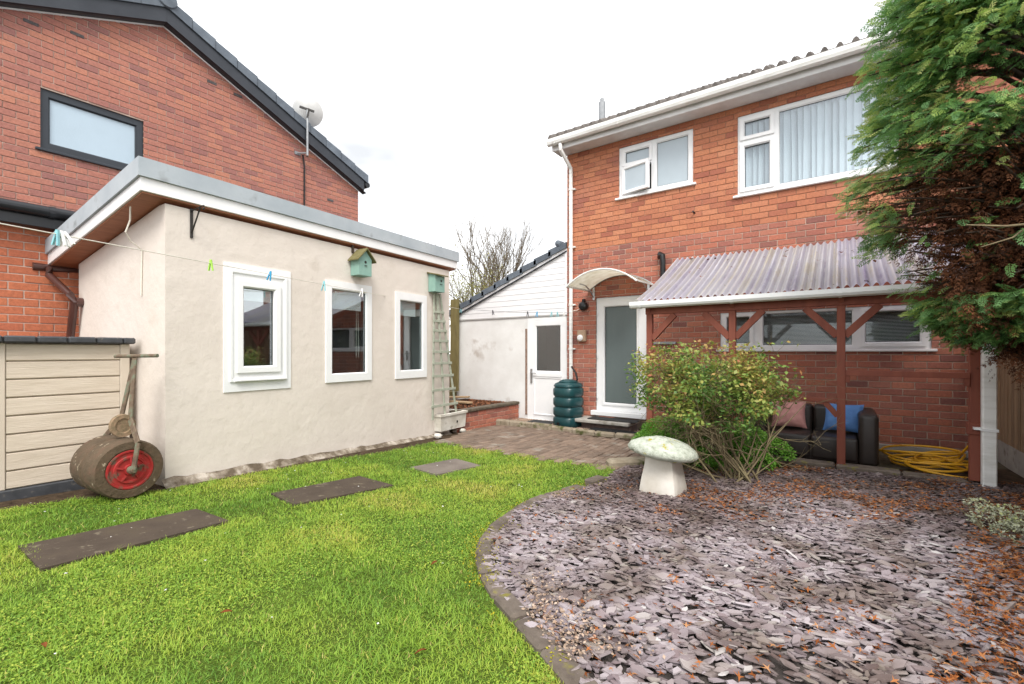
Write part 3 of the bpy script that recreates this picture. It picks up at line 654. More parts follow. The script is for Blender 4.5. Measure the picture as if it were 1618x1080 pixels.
# downpipe with swan neck
dx = hp(904.5, 400)[0]
p_top = [(dx - 0.03, -0.39, ZS + 0.04), (dx - 0.03, -0.39, ZS - 0.06), (dx, -0.07, ZS - 0.30), (dx, -0.06, ZS - 0.36)]
dp = MB().tube(p_top, 0.036, 10).tube([(dx, -0.06, ZS - 0.36), (dx, -0.06, 0.75)], 0.036, 10).build('downpipe', 'gutter_white', house); shade_smooth(dp)
for zz in (4.35, 3.3, 2.25, 1.45): MB().lathe([(0.043, -0.02), (0.043, 0.02)], 12, (dx, -0.06, zz)).box(dx + 0.03, dx + 0.075, -0.05, 0.0, zz - 0.012, zz + 0.012).build('pipe_clip', 'gutter_white', dp)
# flue bend, vent pipe, stub, lamp, socket box, ledge
x, z = hp(1047, 405); fl = MB().tube([(x - 0.05, 0.02, z - 0.0), (x - 0.02, -0.07, z + 0.03), (x + 0.03, -0.10, z), (x + 0.035, -0.10, z - 0.12), (x + 0.035, -0.10, z - 0.45)], 0.042, 10).build('waste_pipe', 'black_plastic', house); shade_smooth(fl)
x, z = hp(938, 205); MB().tube([(x - 0.0, 0.35, ZS + 0.45), (x, 0.35, ZS + 0.95)], 0.062, 12).tube([(x, 0.35, ZS + 0.95), (x, 0.35, ZS + 1.02)], 0.035, 12).build('vent_pipe', 'metal_grey', house)
x, z = hp(1098, 337); MB().tube([(x, 0.02, z), (x - 0.015, -0.06, z + 0.02)], 0.014, 8).build('pipe_stub', 'black_plastic', house)
x, z = hp(924, 484); lm = MB().lathe([(0.03, 0.03), (0.075, 0.0), (0.085, -0.05), (0.07, -0.10), (0.03, -0.12)], 14, (x, -0.01, z), 'y').box(x - 0.02, x + 0.02, -0.08, 0.0, z + 0.06, z + 0.13, 0.005).build('security_lamp', 'black_plastic', house); shade_smooth(lm)
x, z = hp(921, 530); bx = MB().box(x - 0.085, x + 0.085, -0.08, 0.0, z - 0.11, z + 0.10, 0.02).build('socket_box', surf('box_beige', [(0.36, 0.24, 0.16), (0.46, 0.33, 0.23)], 9, rough=0.7), house)
MB().lathe([(0.055, 0), (0.055, -0.02), (0.03, -0.035)], 14, (x - 0.01, -0.08, z - 0.04), 'y').build('socket_cover', 'upvc', bx)
MB().tube([(dx, -0.06, hp(905, 492)[1]), (dx + 0.10, -0.015, hp(912, 490)[1]), (hp(924, 484)[0], -0.02, hp(924, 484)[1])], 0.006, 6).build('cable', 'line_white', house)
xa, z = hp(1030, 541); xb = hp(1069, 541)[0]; MB().box(xa, xb, -0.05, 0.0, z - 0.03, z + 0.012, 0.004).build('trunking', 'metal_grey', house)
# arched door canopy
cxm, chw = (DR[0] + DR[1]) / 2 + 0.0, 0.60; zc = hp(935, 460)[1]
def arc(t): return cxm + chw * t, zc + 0.235 * (1 - abs(t) ** 2.1)
m = MB(); n = 20; Pp = 0.84; vs_ = []
for j, y in enumerate((0.0, -Pp / 3, -2 * Pp / 3, -Pp)):
    for i in range(n + 1):
        x, z = arc(-1 + 2 * i / n); vs_.append((x, y, z - 0.02 * j / 3))
m.add(vs_, [(j * (n + 1) + i, j * (n + 1) + i + 1, (j + 1) * (n + 1) + i + 1, (j + 1) * (n + 1) + i) for j in range(3) for i in range(n)])
cano = m.build('door_canopy', 'polycarbonate', house, smooth=True)
edge = lambda y, dz, r: MB().tube([(arc(-1 + 2 * i / n)[0], y, arc(-1 + 2 * i / n)[1] + dz) for i in range(n + 1)], r, 6)
edge(-Pp, -0.02, 0.014).build('front_rim', 'gutter_white', cano); edge(-0.012, 0, 0.012).build('wall_rim', 'metal_grey', cano)
for t in (-1, 1):
    x, z = arc(t * 0.97); MB().bar((x, -0.01, z), (x, -Pp, z - 0.02), 0.025, 0.02).build('side_rail', 'gutter_white', cano)
    x2 = arc(t * 0.82)[0]; z2 = arc(t * 0.82)[1]
    MB().tube([(x2, -0.01, z2 - 0.20), (x2, -0.14, z2 - 0.10), (x2, -0.34, z2 - 0.02), (x2, -0.55, z2 - 0.012)], 0.012, 6).box(x2 - 0.02, x2 + 0.02, -0.02, 0.0, z2 - 0.24, z2 - 0.02).build('bracket', 'chrome', cano)

# ================================================================== LEAN-TO beside the house
LX0 = float(onY(722, 500, YF + 0.04)[0])
lean = thing('lean_to', 'white clad single storey lean-to with sloping slate roof and half glazed door', 'lean-to', (LX0, YF + 0.04, 0))
LW = HX0 - LX0
def lp(px, py): p = to_local(lean, onY(px, py, YF + 0.04)); return float(p[0]), float(p[2])
LD = (lp(834, 0)[0], lp(895, 0)[0], lp(834, 661)[1], lp(834, 503)[1])
zclad = lp(735, 505)[1]; zhi = lp(893, 395)[1]; zlo = lp(724, 497)[1]
slope = (zhi - zlo) / LW
MB().holes(0, LW, -0.15, zclad, [(LD[0], LD[1], -0.149, LD[3])], 0, 0.12).build('wall', 'white_render', lean)
# cladding boards, each one a plank cut by the roof slope
nb = 11; bh = (zhi - zclad) / nb
for i in range(nb):
    z0 = zclad + 0.012 + i * bh; z1 = z0 + bh - 0.006
    xa = max(0.02, (z0 - zlo) / slope + 0.02); xb = max(0.02, (z1 - zlo) / slope + 0.02)
    if xa > LW - 0.1: break
    m = MB(); e = LW - 0.005; xb = min(xb, e)
    m.prism([(xa, -0.012, z0), (e, -0.012, z0), (e, -0.012, z1), (xb, -0.012, z1)], (0, 0.02, 0)); m.build('cladding_board', 'clad_white', lean)
MB().prism([(0, 0.009, zclad), (LW, 0.009, zclad), (LW, 0.009, zhi + 0.02), (0, 0.009, zlo + 0.02)], (0, 0.1, 0)).build('cladding_backing', surf('clad_gap', [(0.35, 0.35, 0.36)], 3, rough=0.8), lean)
MB().box(-0.02, LW - 0.005, -0.022, 0.0, zclad - 0.018, zclad + 0.010, 0.003).build('drip_trim', surf('trim_grey', [(0.42, 0.41, 0.40)], 3), lean)
MB().box(LW - 0.06, LW - 0.002, -0.03, 0.0, zclad - 0.01, zhi + 0.12, 0.004).build('corner_trim', 'clad_white', lean)
def along(t, dz=0.0): return (LW * t, zlo + (zhi - zlo) * t + dz)
q0, q1 = along(-0.045), along(1.0)
MB().prism([(q0[0], -0.05, q0[1] - 0.01), (q1[0] - 0.01, -0.05, q1[1] - 0.02), (q1[0] - 0.01, -0.05, q1[1] + 0.15), (q0[0], -0.05, q0[1] + 0.11)], (0, 0.035, 0)).build('barge_board', 'clad_white', lean)
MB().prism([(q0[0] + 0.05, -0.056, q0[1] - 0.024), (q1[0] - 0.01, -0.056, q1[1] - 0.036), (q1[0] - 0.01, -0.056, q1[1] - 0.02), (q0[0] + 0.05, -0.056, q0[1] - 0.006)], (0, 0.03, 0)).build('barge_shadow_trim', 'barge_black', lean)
Z90 = lambda t: along(t, 0.125)
nt_ = 9
for i in range(nt_):
    t0, t1 = -0.075 + 1.055 * i / nt_, -0.075 + 1.055 * (i + 1.16) / nt_
    (xa, za), (xb, zb) = Z90(t0), Z90(t1); m = MB(); m.c = random.random()
    m.prism([(xa, -0.085, za - 0.075), (xb, -0.085, zb - 0.10), (xb, -0.085, zb + 0.005), (xa, -0.085, za + 0.045)], (0, 0.33, 0)); m.build('verge_tile', 'dark_roof', lean)
ax, az = Z90(-0.05); bx_, bz = Z90(1.0)
MB().prism([(ax, 0.25, az - 0.03), (bx_, 0.25, bz - 0.03), (bx_, 0.25, bz + 0.008), (ax, 0.25, az + 0.008)], (0, 3.2, 0)).build('roof', 'dark_roof', lean)
MB().lathe([(0.02, -0.02), (0.06, 0.0), (0.065, 0.18)], 12, (LW - 0.17, -0.09, bz + 0.0), 'y').build('ridge_cap', 'dark_roof', lean)
d = window(lean, *LD, [(0.22, 0.86, 0.475, 0.925, 'bead', 'clear_glass')], -0.01, room=True, name='door', roommat='interior_dark')
lw_, lh_ = LD[1] - LD[0], LD[3] - LD[2]
MB().ring(LD[0] + lw_ * 0.17, LD[0] + lw_ * 0.90, LD[2] + lh_ * 0.05, LD[2] + lh_ * 0.42, 0.03, -0.022, -0.009, 0.012).build('lower_panel', 'upvc', d)
MB().box(LD[0] + lw_ * 0.15, LD[1] - lw_ * 0.1, -0.03, -0.01, LD[2] + lh_ * 0.425, LD[2] + lh_ * 0.462, 0.006).build('mid_rail', 'upvc', d)
MB().box(LD[0] + lw_ * 0.09, LD[0] + lw_ * 0.14, -0.035, -0.01, LD[2] + lh_ * 0.36, LD[2] + lh_ * 0.50, 0.005).tube([(LD[0] + lw_ * 0.115, -0.03, LD[2] + lh_ * 0.46), (LD[0] + lw_ * 0.115, -0.07, LD[2] + lh_ * 0.46), (LD[0] + lw_ * 0.27, -0.07, LD[2] + lh_ * 0.46)], 0.009).build('handle', 'chrome', d)
MB().box(LD[0] - 0.05, LD[1] + 0.02, -0.06, 0.02, LD[2] - 0.055, LD[2] - 0.002, 0.008).build('sill', 'upvc', d)
MB().box(LD[0] - 0.055, LD[0] - 0.012, -0.012, 0.0, LD[2] + 0.08, LD[3] - 0.20).build('bare_brick_strip', surf('strip_rust', [(0.16, 0.11, 0.09), (0.36, 0.24, 0.18)], 30, rough=0.95), lean)

# ================================================================== GARDEN OUTBUILDING
B = math.atan2(1245 - 809, FPX)
O2 = atD(261, 555, 4.06); e1 = RGT * math.sin(B) + FWD * math.cos(B)
obz = math.atan2(e1[1], e1[0])
outb = thing('outbuilding', 'cream rendered flat roofed garden room with three white windows', 'outbuilding', (O2[0], O2[1], 0), obz)
def op(px, py):
    r = ray(px, py); n = np.array([-e1[1], e1[0], 0]); t = np.dot(np.array([O2[0], O2[1], 0]) - CAM * np.array([1, 1, 0]), n) / np.dot(r, n)
    p = to_local(outb, CAM + r * t); return float(p[0]), float(p[2])
OL, OD, OV, OF = 3.98, 2.12, 0.20, 0.05
zt = 2.785; zb_ = zt - 0.42; dzr = (zt - zb_) / (OD + 2 * OV)
def rz_(y): return zt - (y + OV) * dzr
OW = []
for (l, r_, t_, b_) in ((352.5, 458.5, 412.5, 620), (513.8, 586, 441, 604.5), (624, 673, 460, 598.5)):
    OW.append((op(l, 0)[0], op(r_, 0)[0], op(l, b_)[1], op(l, t_)[1]))
# facade, slightly uneven render
MB().holes(0, OL, -0.1, rz_(0.12) - 0.012, OW, 0, 0.12).build('front_wall', 'render', outb)
m = MB(); m.prism([(0, 0.12, -0.1), (0, OD, -0.1), (0, OD, rz_(OD) - 0.01), (0, 0.12, rz_(0.12) - 0.012)], (0.12, 0, 0)); m.build('end_wall', 'render', outb)
m = MB(); m.prism([(OL - 0.12, 0.121, -0.1), (OL - 0.12, OD, -0.1), (OL - 0.12, OD, rz_(OD) - 0.01), (OL - 0.12, 0.121, rz_(0) - 0.012)], (0.12, 0, 0)); m.build('end_wall', 'render', outb)
MB().box(0.121, OL - 0.121, OD - 0.12, OD, -0.1, rz_(OD) - 0.02).build('back_wall', 'interior', outb)
MB().box(0.121, OL - 0.121, 0.121, OD - 0.121, 0.0, 0.06).build('floor', 'interior_dark', outb)
# roof slab: brown soffit, white fascia, grey drip edge
def slab(zo0, zo1, g, mat, name):
    m = MB(); y0, y1 = -OF - g, OD + OV + 0.1
    P = [(-OV - g, y0, rz_(y0) + zo0), (OL + OV * 0.75 + g, y0, rz_(y0) + zo0), (OL + OV * 0.75 + g, y1, rz_(y1) + zo0), (-OV - g, y1, rz_(y1) + zo0)]
    m.add(P + [(x, y, z + zo1 - zo0) for x, y, z in P], [(3, 2, 1, 0), (4, 5, 6, 7), (0, 1, 5, 4), (1, 2, 6, 5), (2, 3, 7, 6), (3, 0, 4, 7)])
    return m.build(name, mat, outb)
slab(0.0, 0.012, -0.02, 'soffit_brown', 'soffit')
slab(-0.006, 0.0, -0.45, 'interior', 'ceiling')
slab(0.013, 0.125, 0.0, 'upvc', 'fascia')
slab(0.126, 0.285, 0.022, 'roof_grey', 'roof_edge')
slab(0.286, 0.296, -0.05, 'felt', 'roof_felt')
# splayed plinth strip at the ground
m = MB(); nseg = 40
vs_ = []
for i in range(nseg + 1):
    x = -0.03 + (OL + 0.03) * i / nseg; g0 = gz(*(np.array([O2[0], O2[1]]) + e1[:2] * x)); jz = random.uniform(-0.012, 0.012)
    vs_ += [(x, -0.002, g0 + 0.07 + jz - 0.045 * i / nseg), (x, -0.03, g0 + 0.045 + jz * 0.5 - 0.03 * i / nseg), (x, -0.10 + random.uniform(-0.02, 0.01), g0 - 0.02)]
m.add(vs_, [(3 * i + k, 3 * i + 3 + k, 3 * i + 4 + k, 3 * i + 1 + k) for i in range(nseg) for k in range(2)])
m.build('plinth_strip', 'plinth', outb, smooth=True)
# windows
f = window(outb, *OW[0], [(0.19, 0.80, 0.155, 0.86, 'sash')], -0.012, room=False, sw=0.055, glass='clear_glass')
MB().ring(OW[0][0] + 0.055, OW[0][1] - 0.05, OW[0][2] + 0.10, OW[0][3] - 0.07, 0.035, -0.026, -0.01, 0.012).build('frame_lip', 'upvc', f)
MB().box(OW[0][0] + 0.10, OW[0][1] - 0.07, -0.05, -0.02, OW[0][2] + 0.10, OW[0][2] + 0.118, 0.004).build('drip_bar', 'soffit_white', f)
roller_blind(f, OW[0][0] + 0.1, OW[0][1] - 0.05, OW[0][3] - 0.36, OW[0][3] - 0.05, 0.034)
f = window(outb, *OW[1], [(0.115, 0.885, 0.075, 0.925, 'bead')], -0.02, room=False); roller_blind(f, OW[1][0] + 0.1, OW[1][1] - 0.14, OW[1][3] - 0.34, OW[1][3] - 0.05, 0.030)
MB().tube([(OW[1][1] - 0.14, 0.11, OW[1][3] - 0.10), (OW[1][1] - 0.15, 0.11, OW[1][2] + 0.30), (OW[1][1] - 0.11, 0.11, OW[1][2] + 0.30), (OW[1][1] - 0.12, 0.11, OW[1][3] - 0.10)], 0.004, 5).build('blind_cord', 'line_white', f)
f = window(outb, *OW[2], [(0.13, 0.87, 0.085, 0.915, 'bead')], -0.02, room=False); roller_blind(f, OW[2][0] + 0.1, OW[2][1] - 0.2, OW[2][3] - 0.33, OW[2][3] - 0.05, 0.030)
MB().box(OW[2][0] + 0.12, OW[2][0] + 0.24, 0.10, 0.2, OW[2][2] + 0.02, OW[2][2] + 0.19, 0.01).build('sill_pot', 'upvc', f)
for (x0, x1, z0, z1) in OW: MB().box(x0, x1, 0.121, 0.26, z0 - 0.02, z0 + 0.01).build('inner_sill', 'upvc', outb)
# rear brown downpipe on the end wall
ye = OD + OV - 0.02; ze = rz_(ye)
dp = MB().tube([(-0.20, ye, ze - 0.03), (-0.20, ye, ze - 0.12), (-0.10, ye - 0.28, ze - 0.34), (-0.07, ye - 0.30, ze - 0.42), (-0.07, ye - 0.05, ze - 1.2), (-0.07, ye - 0.0, 0.5)], 0.036, 10).tube([(-0.32, ye + 0.06, ze - 0.03), (0.2, ye + 0.06, ze - 0.03)], 0.045, 10).build('downpipe', 'pipe_brown', outb); shade_smooth(dp)
MB().tube([(-0.06, ye - 0.30, ze - 0.42), (0.0, ye - 0.30, ze - 0.42)], 0.05, 10).build('pipe_clip', 'pipe_brown', dp)
MB().tube([(-OV + 0.05, 0.30, rz_(0.3) + 0.01), (-0.13, 0.36, rz_(0.36) - 0.10), (-0.15, 0.40, rz_(0.4) - 0.20), (-0.10, 0.44, rz_(0.44) - 0.26), (-0.01, 0.45, rz_(0.45) - 0.32), (-0.008, 0.47, rz_(0.45) - 0.75)], 0.007, 6).build('loose_cable', 'line_white', outb)

# ================================================================== NEIGHBOURING HOUSE (gable) AND ITS EXTENSION
GX = -8.4
nb_ = thing('neighbour_house', 'neighbouring red brick house gable with black barge boards and anthracite window', 'house', (GX, 0, 0), R(90))
def gp_(px, py): p = to_local(nb_, onX(px, py, GX)); return float(p[0]), float(p[2])
pk = gp_(258, 40); ev = gp_(561, 296); GE = gp_(566, 300)[0]
gs = (pk[1] - ev[1]) / (ev[0] - pk[0])
def roofz(x): return pk[1] - abs(x - pk[0]) * gs
GL = -0.9
GWn = (gp_(64, 0)[0], gp_(227, 0)[0], gp_(64, 233)[1], gp_(64, 137)[1])
m = MB(); P = [(GL, 0.006, -0.3), (GE, 0.006, -0.3), (GE, 0.006, roofz(GE)), (pk[0], 0.006, pk[1]), (GL, 0.006, roofz(GL))]
m.holes(GL, GE, -0.3, min(roofz(GE), roofz(GL)), [GWn] if GWn[3] < roofz(GL) else [GWn], 0.009, 0.2)
zt_ = min(roofz(GE), roofz(GL))
m.prism([(GL, 0.009, zt_), (GE, 0.009, zt_), (GE, 0.009, roofz(GE)), (pk[0], 0.009, pk[1]), (GL, 0.009, roofz(GL))], (0, 0.15, 0))
m.build('wall', 'mortar_gable', nb_)
MB().box(GE - 0.12, GE, 0.211, 7.0, -0.3, roofz(GE) + 0.1).build('side_wall', 'brick_gable', nb_)
def gtop(z, x0, x1):
    dx_ = (pk[1] - z) / gs; return max(x0, pk[0] - dx_), min(x1, pk[0] + dx_)
lay_bricks(nb_, GL, GE, 1.70, pk[1], [GWn], 0.225, 0.085, 'brick_gable', top=gtop, keep=300, near=lambda x, z: 0 if (x > 0.7 and z > 3.0) else 900, zmin_vis=2.4, joint=0.009)
f = window(nb_, *GWn, [(0.07, 0.93, 0.11, 0.89, 'bead', 'frost_gable')], 0.03, mat='frame_anthracite', sill=(0.05, 0.04, 0.06))
def sloped(xa, xb, lo, hi, y0, dy, mat, name, parent=nb_):
    m = MB(); m.c = random.random()
    m.prism([(xa, y0, roofz(xa) + lo), (xb, y0, roofz(xb) + lo), (xb, y0, roofz(xb) + hi), (xa, y0, roofz(xa) + hi)], (0, dy, 0)); return m.build(name, mat, parent)
sloped(GL, pk[0], 0.0, 0.21, -0.14, 0.03, 'barge_black', 'barge_board'); sloped(pk[0] + 0.001, GE + 0.05, 0.0, 0.21, -0.14, 0.03, 'barge_black', 'barge_board')
sloped(GL, pk[0], -0.004, 0.008, -0.11, 0.12, 'frame_anthracite', 'verge_soffit'); sloped(pk[0], GE + 0.12, -0.004, 0.008, -0.11, 0.12, 'frame_anthracite', 'verge_soffit')
sloped(GL, pk[0], -0.03, -0.008, -0.012, 0.02, 'upvc', 'verge_trim'); sloped(pk[0], GE, -0.03, -0.008, -0.012, 0.02, 'upvc', 'verge_trim')
nt_ = 11
for sgn in (-1, 1):
    L_ = (pk[0] - GL) if sgn < 0 else (GE + 0.13 - pk[0])
    for i in range(nt_):
        a, b = pk[0] + sgn * L_ * i / nt_, pk[0] + sgn * L_ * (i + 1.02) / nt_
        lo, hi = 0.212, 0.36; m = MB(); m.c = random.random()
        st = 0.02 * 0
        x0_, x1_ = (a, b) if a < b else (b, a)
        top0, top1 = roofz(x0_) + hi, roofz(x1_) + hi
        if sgn > 0: top1 += 0.022
        else: top0 += 0.022
        m.prism([(x0_, -0.165, roofz(x0_) + lo), (x1_, -0.165, roofz(x1_) + lo), (x1_, -0.165, top1), (x0_, -0.165, top0)], (0, 0.34, 0)); m.build('verge_tile', 'dark_roof', nb_)
MB().lathe([(0.02, -0.20), (0.12, -0.19), (0.135, -0.165), (0.135, 0.3)], 16, (pk[0], 0, pk[1] + 0.33), 'y').build('ridge_cap', 'dark_roof', nb_)
m = MB()
for sgn in (-1, 1):
    xe = GL if sgn < 0 else GE + 0.25
    P = [(pk[0], 0.17, pk[1] + 0.33), (xe, 0.17, roofz(xe) + 0.33), (xe, 7.0, roofz(xe) + 0.33), (pk[0], 7.0, pk[1] + 0.33)]
    m.add(P, [(0, 1, 2, 3)]); m.add([(x, y, z - 0.1) for x, y, z in P], [(3, 2, 1, 0)])
m.build('roof', 'dark_roof', nb_)
MB().tube([(GE + 0.13, -0.15, roofz(GE) + 0.12), (GE + 0.13, 3.0, roofz(GE) + 0.12)], 0.06, 10).build('gutter', 'gutter_black', nb_)
x, z = gp_(480, 262); x2, z2 = gp_(481, 330)
MB().tube([(x - 0.03, -0.02, z + 0.2), (x, -0.02, z), (x, -0.015, z2 - 0.5)], 0.016, 6).build('cable', 'black_plastic', nb_)
for (px, py) in ((49, 35), (335, 130), (376, 150), (122, 54), (522, 316)):
    x, z = gp_(px, py); MB().box(x - 0.07, x + 0.07, -0.006, 0.01, z - 0.025, z + 0.02, 0.004).build('stained_brick', 'felt', nb_)
EXX = -7.2
ext = thing('extension', 'brick extension of the neighbouring house with black gutter behind the shed', 'extension', (EXX, 0, 0), R(90))
def ep(px, py): p = to_local(ext, onX(px, py, EXX)); return float(p[0]), float(p[2])
zg = ep(0, 350)[1]; E0, E1 = -0.6, 2.55
MB().box(E0, E1, 0.006, 0.2, -0.3, zg + 0.1).build('wall', 'mortar_gable', ext)
lay_bricks(ext, E0, E1, zg - 18 * 0.088, zg + 0.02, [], 0.235, 0.088, 'brick_ext', keep=300)
MB().box(E0, E1, -0.16, -0.02, zg - 0.02, zg + 0.14, 0.006).build('fascia', 'gutter_black', ext)
g = MB().tube([(E0, -0.20, zg + 0.15), (E1, -0.20, zg + 0.15)], 0.058, 12).build('gutter', 'gutter_black', ext); shade_smooth(g)
x = ep(71, 330)[0]; MB().tube([(x, -0.20, zg + 0.15), (x + 0.05, -0.20, zg + 0.15)], 0.064, 12).build('gutter_clip', 'gutter_black', g)
MB().add([(E0, -0.17, zg + 0.19), (E1, -0.17, zg + 0.19), (E1, 1.2, zg + 0.52), (E0, 1.2, zg + 0.52), (E0, -0.17, zg + 0.16), (E1, -0.17, zg + 0.16)], [(0, 1, 2, 3), (0, 4, 5, 1)]).build('roof', 'felt', ext)
# satellite dish
x, z = gp_(478, 245); dn = thing('satellite_dish', 'pale grey satellite dish on a pole at the gable verge', 'satellite dish', onX(478, 245, GX), R(90))
MB().tube([(0, -0.17, -0.05), (0, -0.17, 0.82)], 0.022, 8).build('pole', 'metal_grey', dn)
MB().tube([(-0.12, 0.0, 0.0), (0, -0.17, 0.0)], 0.016, 6).tube([(0.10, 0, 0.02), (0, -0.17, 0.0)], 0.016, 6).box(-0.16, -0.05, -0.015, 0.0, -0.03, 0.03).build('wall_bracket', 'metal_grey', dn)
prof_ = [(0.001, 0.0), (0.10, 0.008), (0.19, 0.03), (0.27, 0.062), (0.275, 0.058), (0.19, 0.022), (0.10, 0.0), (0.001, -0.01)]
ds_ = MB().lathe(prof_, 28, (0, 0, 0), 'y').build('reflector', 'dish', dn); shade_smooth(ds_)
ds_.location = (0.05, -0.10, 0.84); ds_.rotation_euler = (R(18), 0, R(-32))
MB().box(-0.13, 0.13, -0.05, -0.03, -0.02, 0.02).box(0.02, 0.05, -0.06, -0.02, -0.16, 0.02).build('mount', 'black_iron', dn).location = (0.01, -0.14, 0.83)
for o_m in dn.children:
    if o_m.name.startswith('mount'): o_m.rotation_euler = (0, R(10), R(-32))
#@@OBJECTS
# ================================================================== PAVING, TERRACE, KERBS
PAT = [(690, 700), (735, 684), (770, 672), (800, 672), (860, 679), (930, 690), (1002, 699), (1030, 722), (1000, 738), (971, 744)]
patW = [onG(*p) for p in PAT]
pat = structure(link_mesh('patio', [(p[0], p[1], gz(p[0], p[1]) + 0.006) for p in patW], [tuple(range(len(patW)))], 'joint'))
ang = math.atan2(e1[1], e1[0]); ca, sa = math.cos(ang), math.sin(ang)
o_ = onG(850, 700); pv = []
PLn, PWd = 0.205, 0.105
for i in range(-24, 24):
    for j in range(-34, 34):
        u, v = (i + (0.5 if j % 2 else 0)) * PLn, j * PWd
        x, y = o_[0] + ca * u - sa * v, o_[1] + sa * u + ca * v
        pv.append((x, y))
pv = np.array(pv); cor = np.ones(len(pv), bool)
cor &= in_poly(pv[:, 0], pv[:, 1], patW)
pv = pv[cor]; pv = pv[np.argsort(np.hypot(pv[:, 0], pv[:, 1]))]
pme = bpy.data.meshes.new('paving_brick'); m = MB().box(-PLn / 2 + .004, PLn / 2 - .004, -PWd / 2 + .004, PWd / 2 - .004, -0.04, 0.016, 0.005); pme.from_pydata(m.v, [], m.f); pme.materials.append(M['paver'])
tilt = Matrix.Rotation(0, 4, 'X')
nrm = Vector((-(-0.041) * -SN, 0.041 * CS, 1)).normalized()
qn = Vector((0, 0, 1)).rotation_difference(Vector((0.041 * -SN, 0.041 * CS, 1)).normalized())
for (x, y) in pv[:300]:
    o = bpy.data.objects.new('paving_brick', pme); scene.collection.objects.link(o); o.parent = pat
    o.location = (x, y, gz(x, y) + random.uniform(0.002, 0.009)); o.rotation_mode = 'QUATERNION'
    from mathutils import Quaternion
    o.rotation_quaternion = qn @ Quaternion((0, 0, 1), ang + random.uniform(-.012, .012))
if len(pv) > 300:
    m = MB()
    for (x, y) in pv[300:]:
        m.c = random.random(); m.obox((x, y, gz(x, y) - 0.01), (ca, sa, 0), (-sa, ca, 0), (0, 0, 1), PLn / 2 - .004, PWd / 2 - .004, 0.025, 0.005)
    m.build('paving_bricks', 'paver', pat, kind='stuff', cv=True)
# raised gravel terrace along the doors
TZ = 0.085
terr = structure(MB().box(-5.15, -2.15, 6.78, YF, -0.1, TZ).build('door_terrace', 'soil'))
def pebbles(name, region, n, zf, smin, smax, label, cat, mat='gravel'):
    xs = rng.uniform(region[0], region[1], n); ys = rng.uniform(region[2], region[3], n)
    pos = np.stack([xs, ys, np.array([zf(a, b) for a, b in zip(xs, ys)])], 1)
    tv = np.array([(1, 0, 0), (-1, 0, 0), (0, .8, 0), (0, -.8, 0), (0, 0, .6), (0, 0, -.6)]); tf = [(0, 2, 4), (2, 1, 4), (1, 3, 4), (3, 0, 4), (2, 0, 5), (1, 2, 5), (3, 1, 5), (0, 3, 5)]
    o = scatter(name, tv, tf, pos, rots(rng.uniform(0, 6.3, n), rng.uniform(-.5, .5, n), rng.uniform(-.5, .5, n)), rng.uniform(smin, smax, (n, 1)), rng.random(n), mat)
    o['label'] = label; o['category'] = cat; return o
pebbles('gravel', (-5.12, -2.2, 6.82, 7.40), 5200, lambda a, b: TZ + 0.004, 0.008, 0.018, 'pale pink gravel along the foot of the house doors', 'gravel')
pebbles('gravel', (-5.25, -4.45, 5.75, 6.75), 3800, lambda a, b: gz(a, b) + 0.004, 0.008, 0.018, 'pale gravel patch between the planter and the paving', 'gravel')
kb = thing('kerb', 'worn mossy stone kerb curving in front of the doorstep', 'kerb')
kpx = [(778, 671), (806, 673), (840, 677), (872, 682), (905, 687), (940, 691), (972, 695), (1004, 699)]
kw = [onY(p[0], p[1], 6.72 + 0.05 * math.sin(i * 0.9)) for i, p in enumerate(kpx)]
for i in range(len(kw) - 1):
    a, b = kw[i] * np.array([1, 1, 0]), kw[i + 1] * np.array([1, 1, 0]); a = a + (b - a) * 0.01
    MB().bar(a + np.array([0, 0, 0.075]), b + np.array([0, 0, 0.075]), 0.11, 0.135 + random.uniform(-.012, .012), b=0.025).build('kerb_stone', 'kerb', kb)
MB().bar(onZ(738, 664, 0.06), onZ(800, 668, 0.06), 0.12, 0.05, b=0.012).build('flat_stone', 'concrete', kb)
# doorstep
st = thing('doorstep', 'grey stone doorstep slab on brick below the back door', 'step', (house.location[0] + DR[0], YF, 0))
sx0, sx1 = -0.22, 0.78
MB().box(sx0, sx1, -0.46, -0.02, 0.195, 0.252, 0.012).build('slab', 'concrete', st)
MB().box(sx0 + 0.12, sx1 - 0.02, -0.36, -0.02, TZ - 0.02, 0.194).build('riser', surf('riser_dark', [(0.08, 0.055, 0.05), (0.16, 0.11, 0.09)], 12, rough=0.9), st)
tag(MB().box(house.location[0] + DR[0] + 0.02, house.location[0] + DR[1] - 0.06, YF - 0.38, YF - 0.10, 0.254, 0.268, 0.004).build('door_mat', 'rubber'), 'dark rubber mat lying on the stone doorstep', 'mat')
def mat_grid(name, x0, x1, y0, y1, z, label):
    t = thing(name, label, 'mat', ((x0 + x1) / 2, (y0 + y1) / 2, z)); hx, hy = (x1 - x0) / 2, (y1 - y0) / 2
    m = MB()
    for i in range(23): u = -hx + 2 * hx * i / 22; m.box(u - .005, u + .005, -hy, hy, 0.002, 0.022)
    for i in range(11): u = -hy + 2 * hy * i / 10; m.box(-hx, hx, u - .005, u + .005, 0.003, 0.020)
    m.build('mesh', 'rubber', t, kind='stuff')
    MB().holes(-hx, hx, -hy, hy, [(-hx + .02, hx - .02, -hy + .02, hy - .02)], 0, 0.0).v
    e = MB(); e.box(-hx - .02, hx + .02, -hy - .02, -hy, 0, .026).box(-hx - .02, hx + .02, hy, hy + .02, 0, .026).box(-hx - .02, -hx, -hy, hy, 0, .026).box(hx, hx + .02, -hy, hy, 0, .026)
    e.build('rim', 'rubber', t); return t
g0 = onZ(908, 688, 0.11); g1 = onZ(1000, 690, 0.11)
mat_grid('ring_mat', -3.32, -2.42, 6.80, 6.98, TZ + 0.02, 'black rubber ring mat in front of the doorstep')
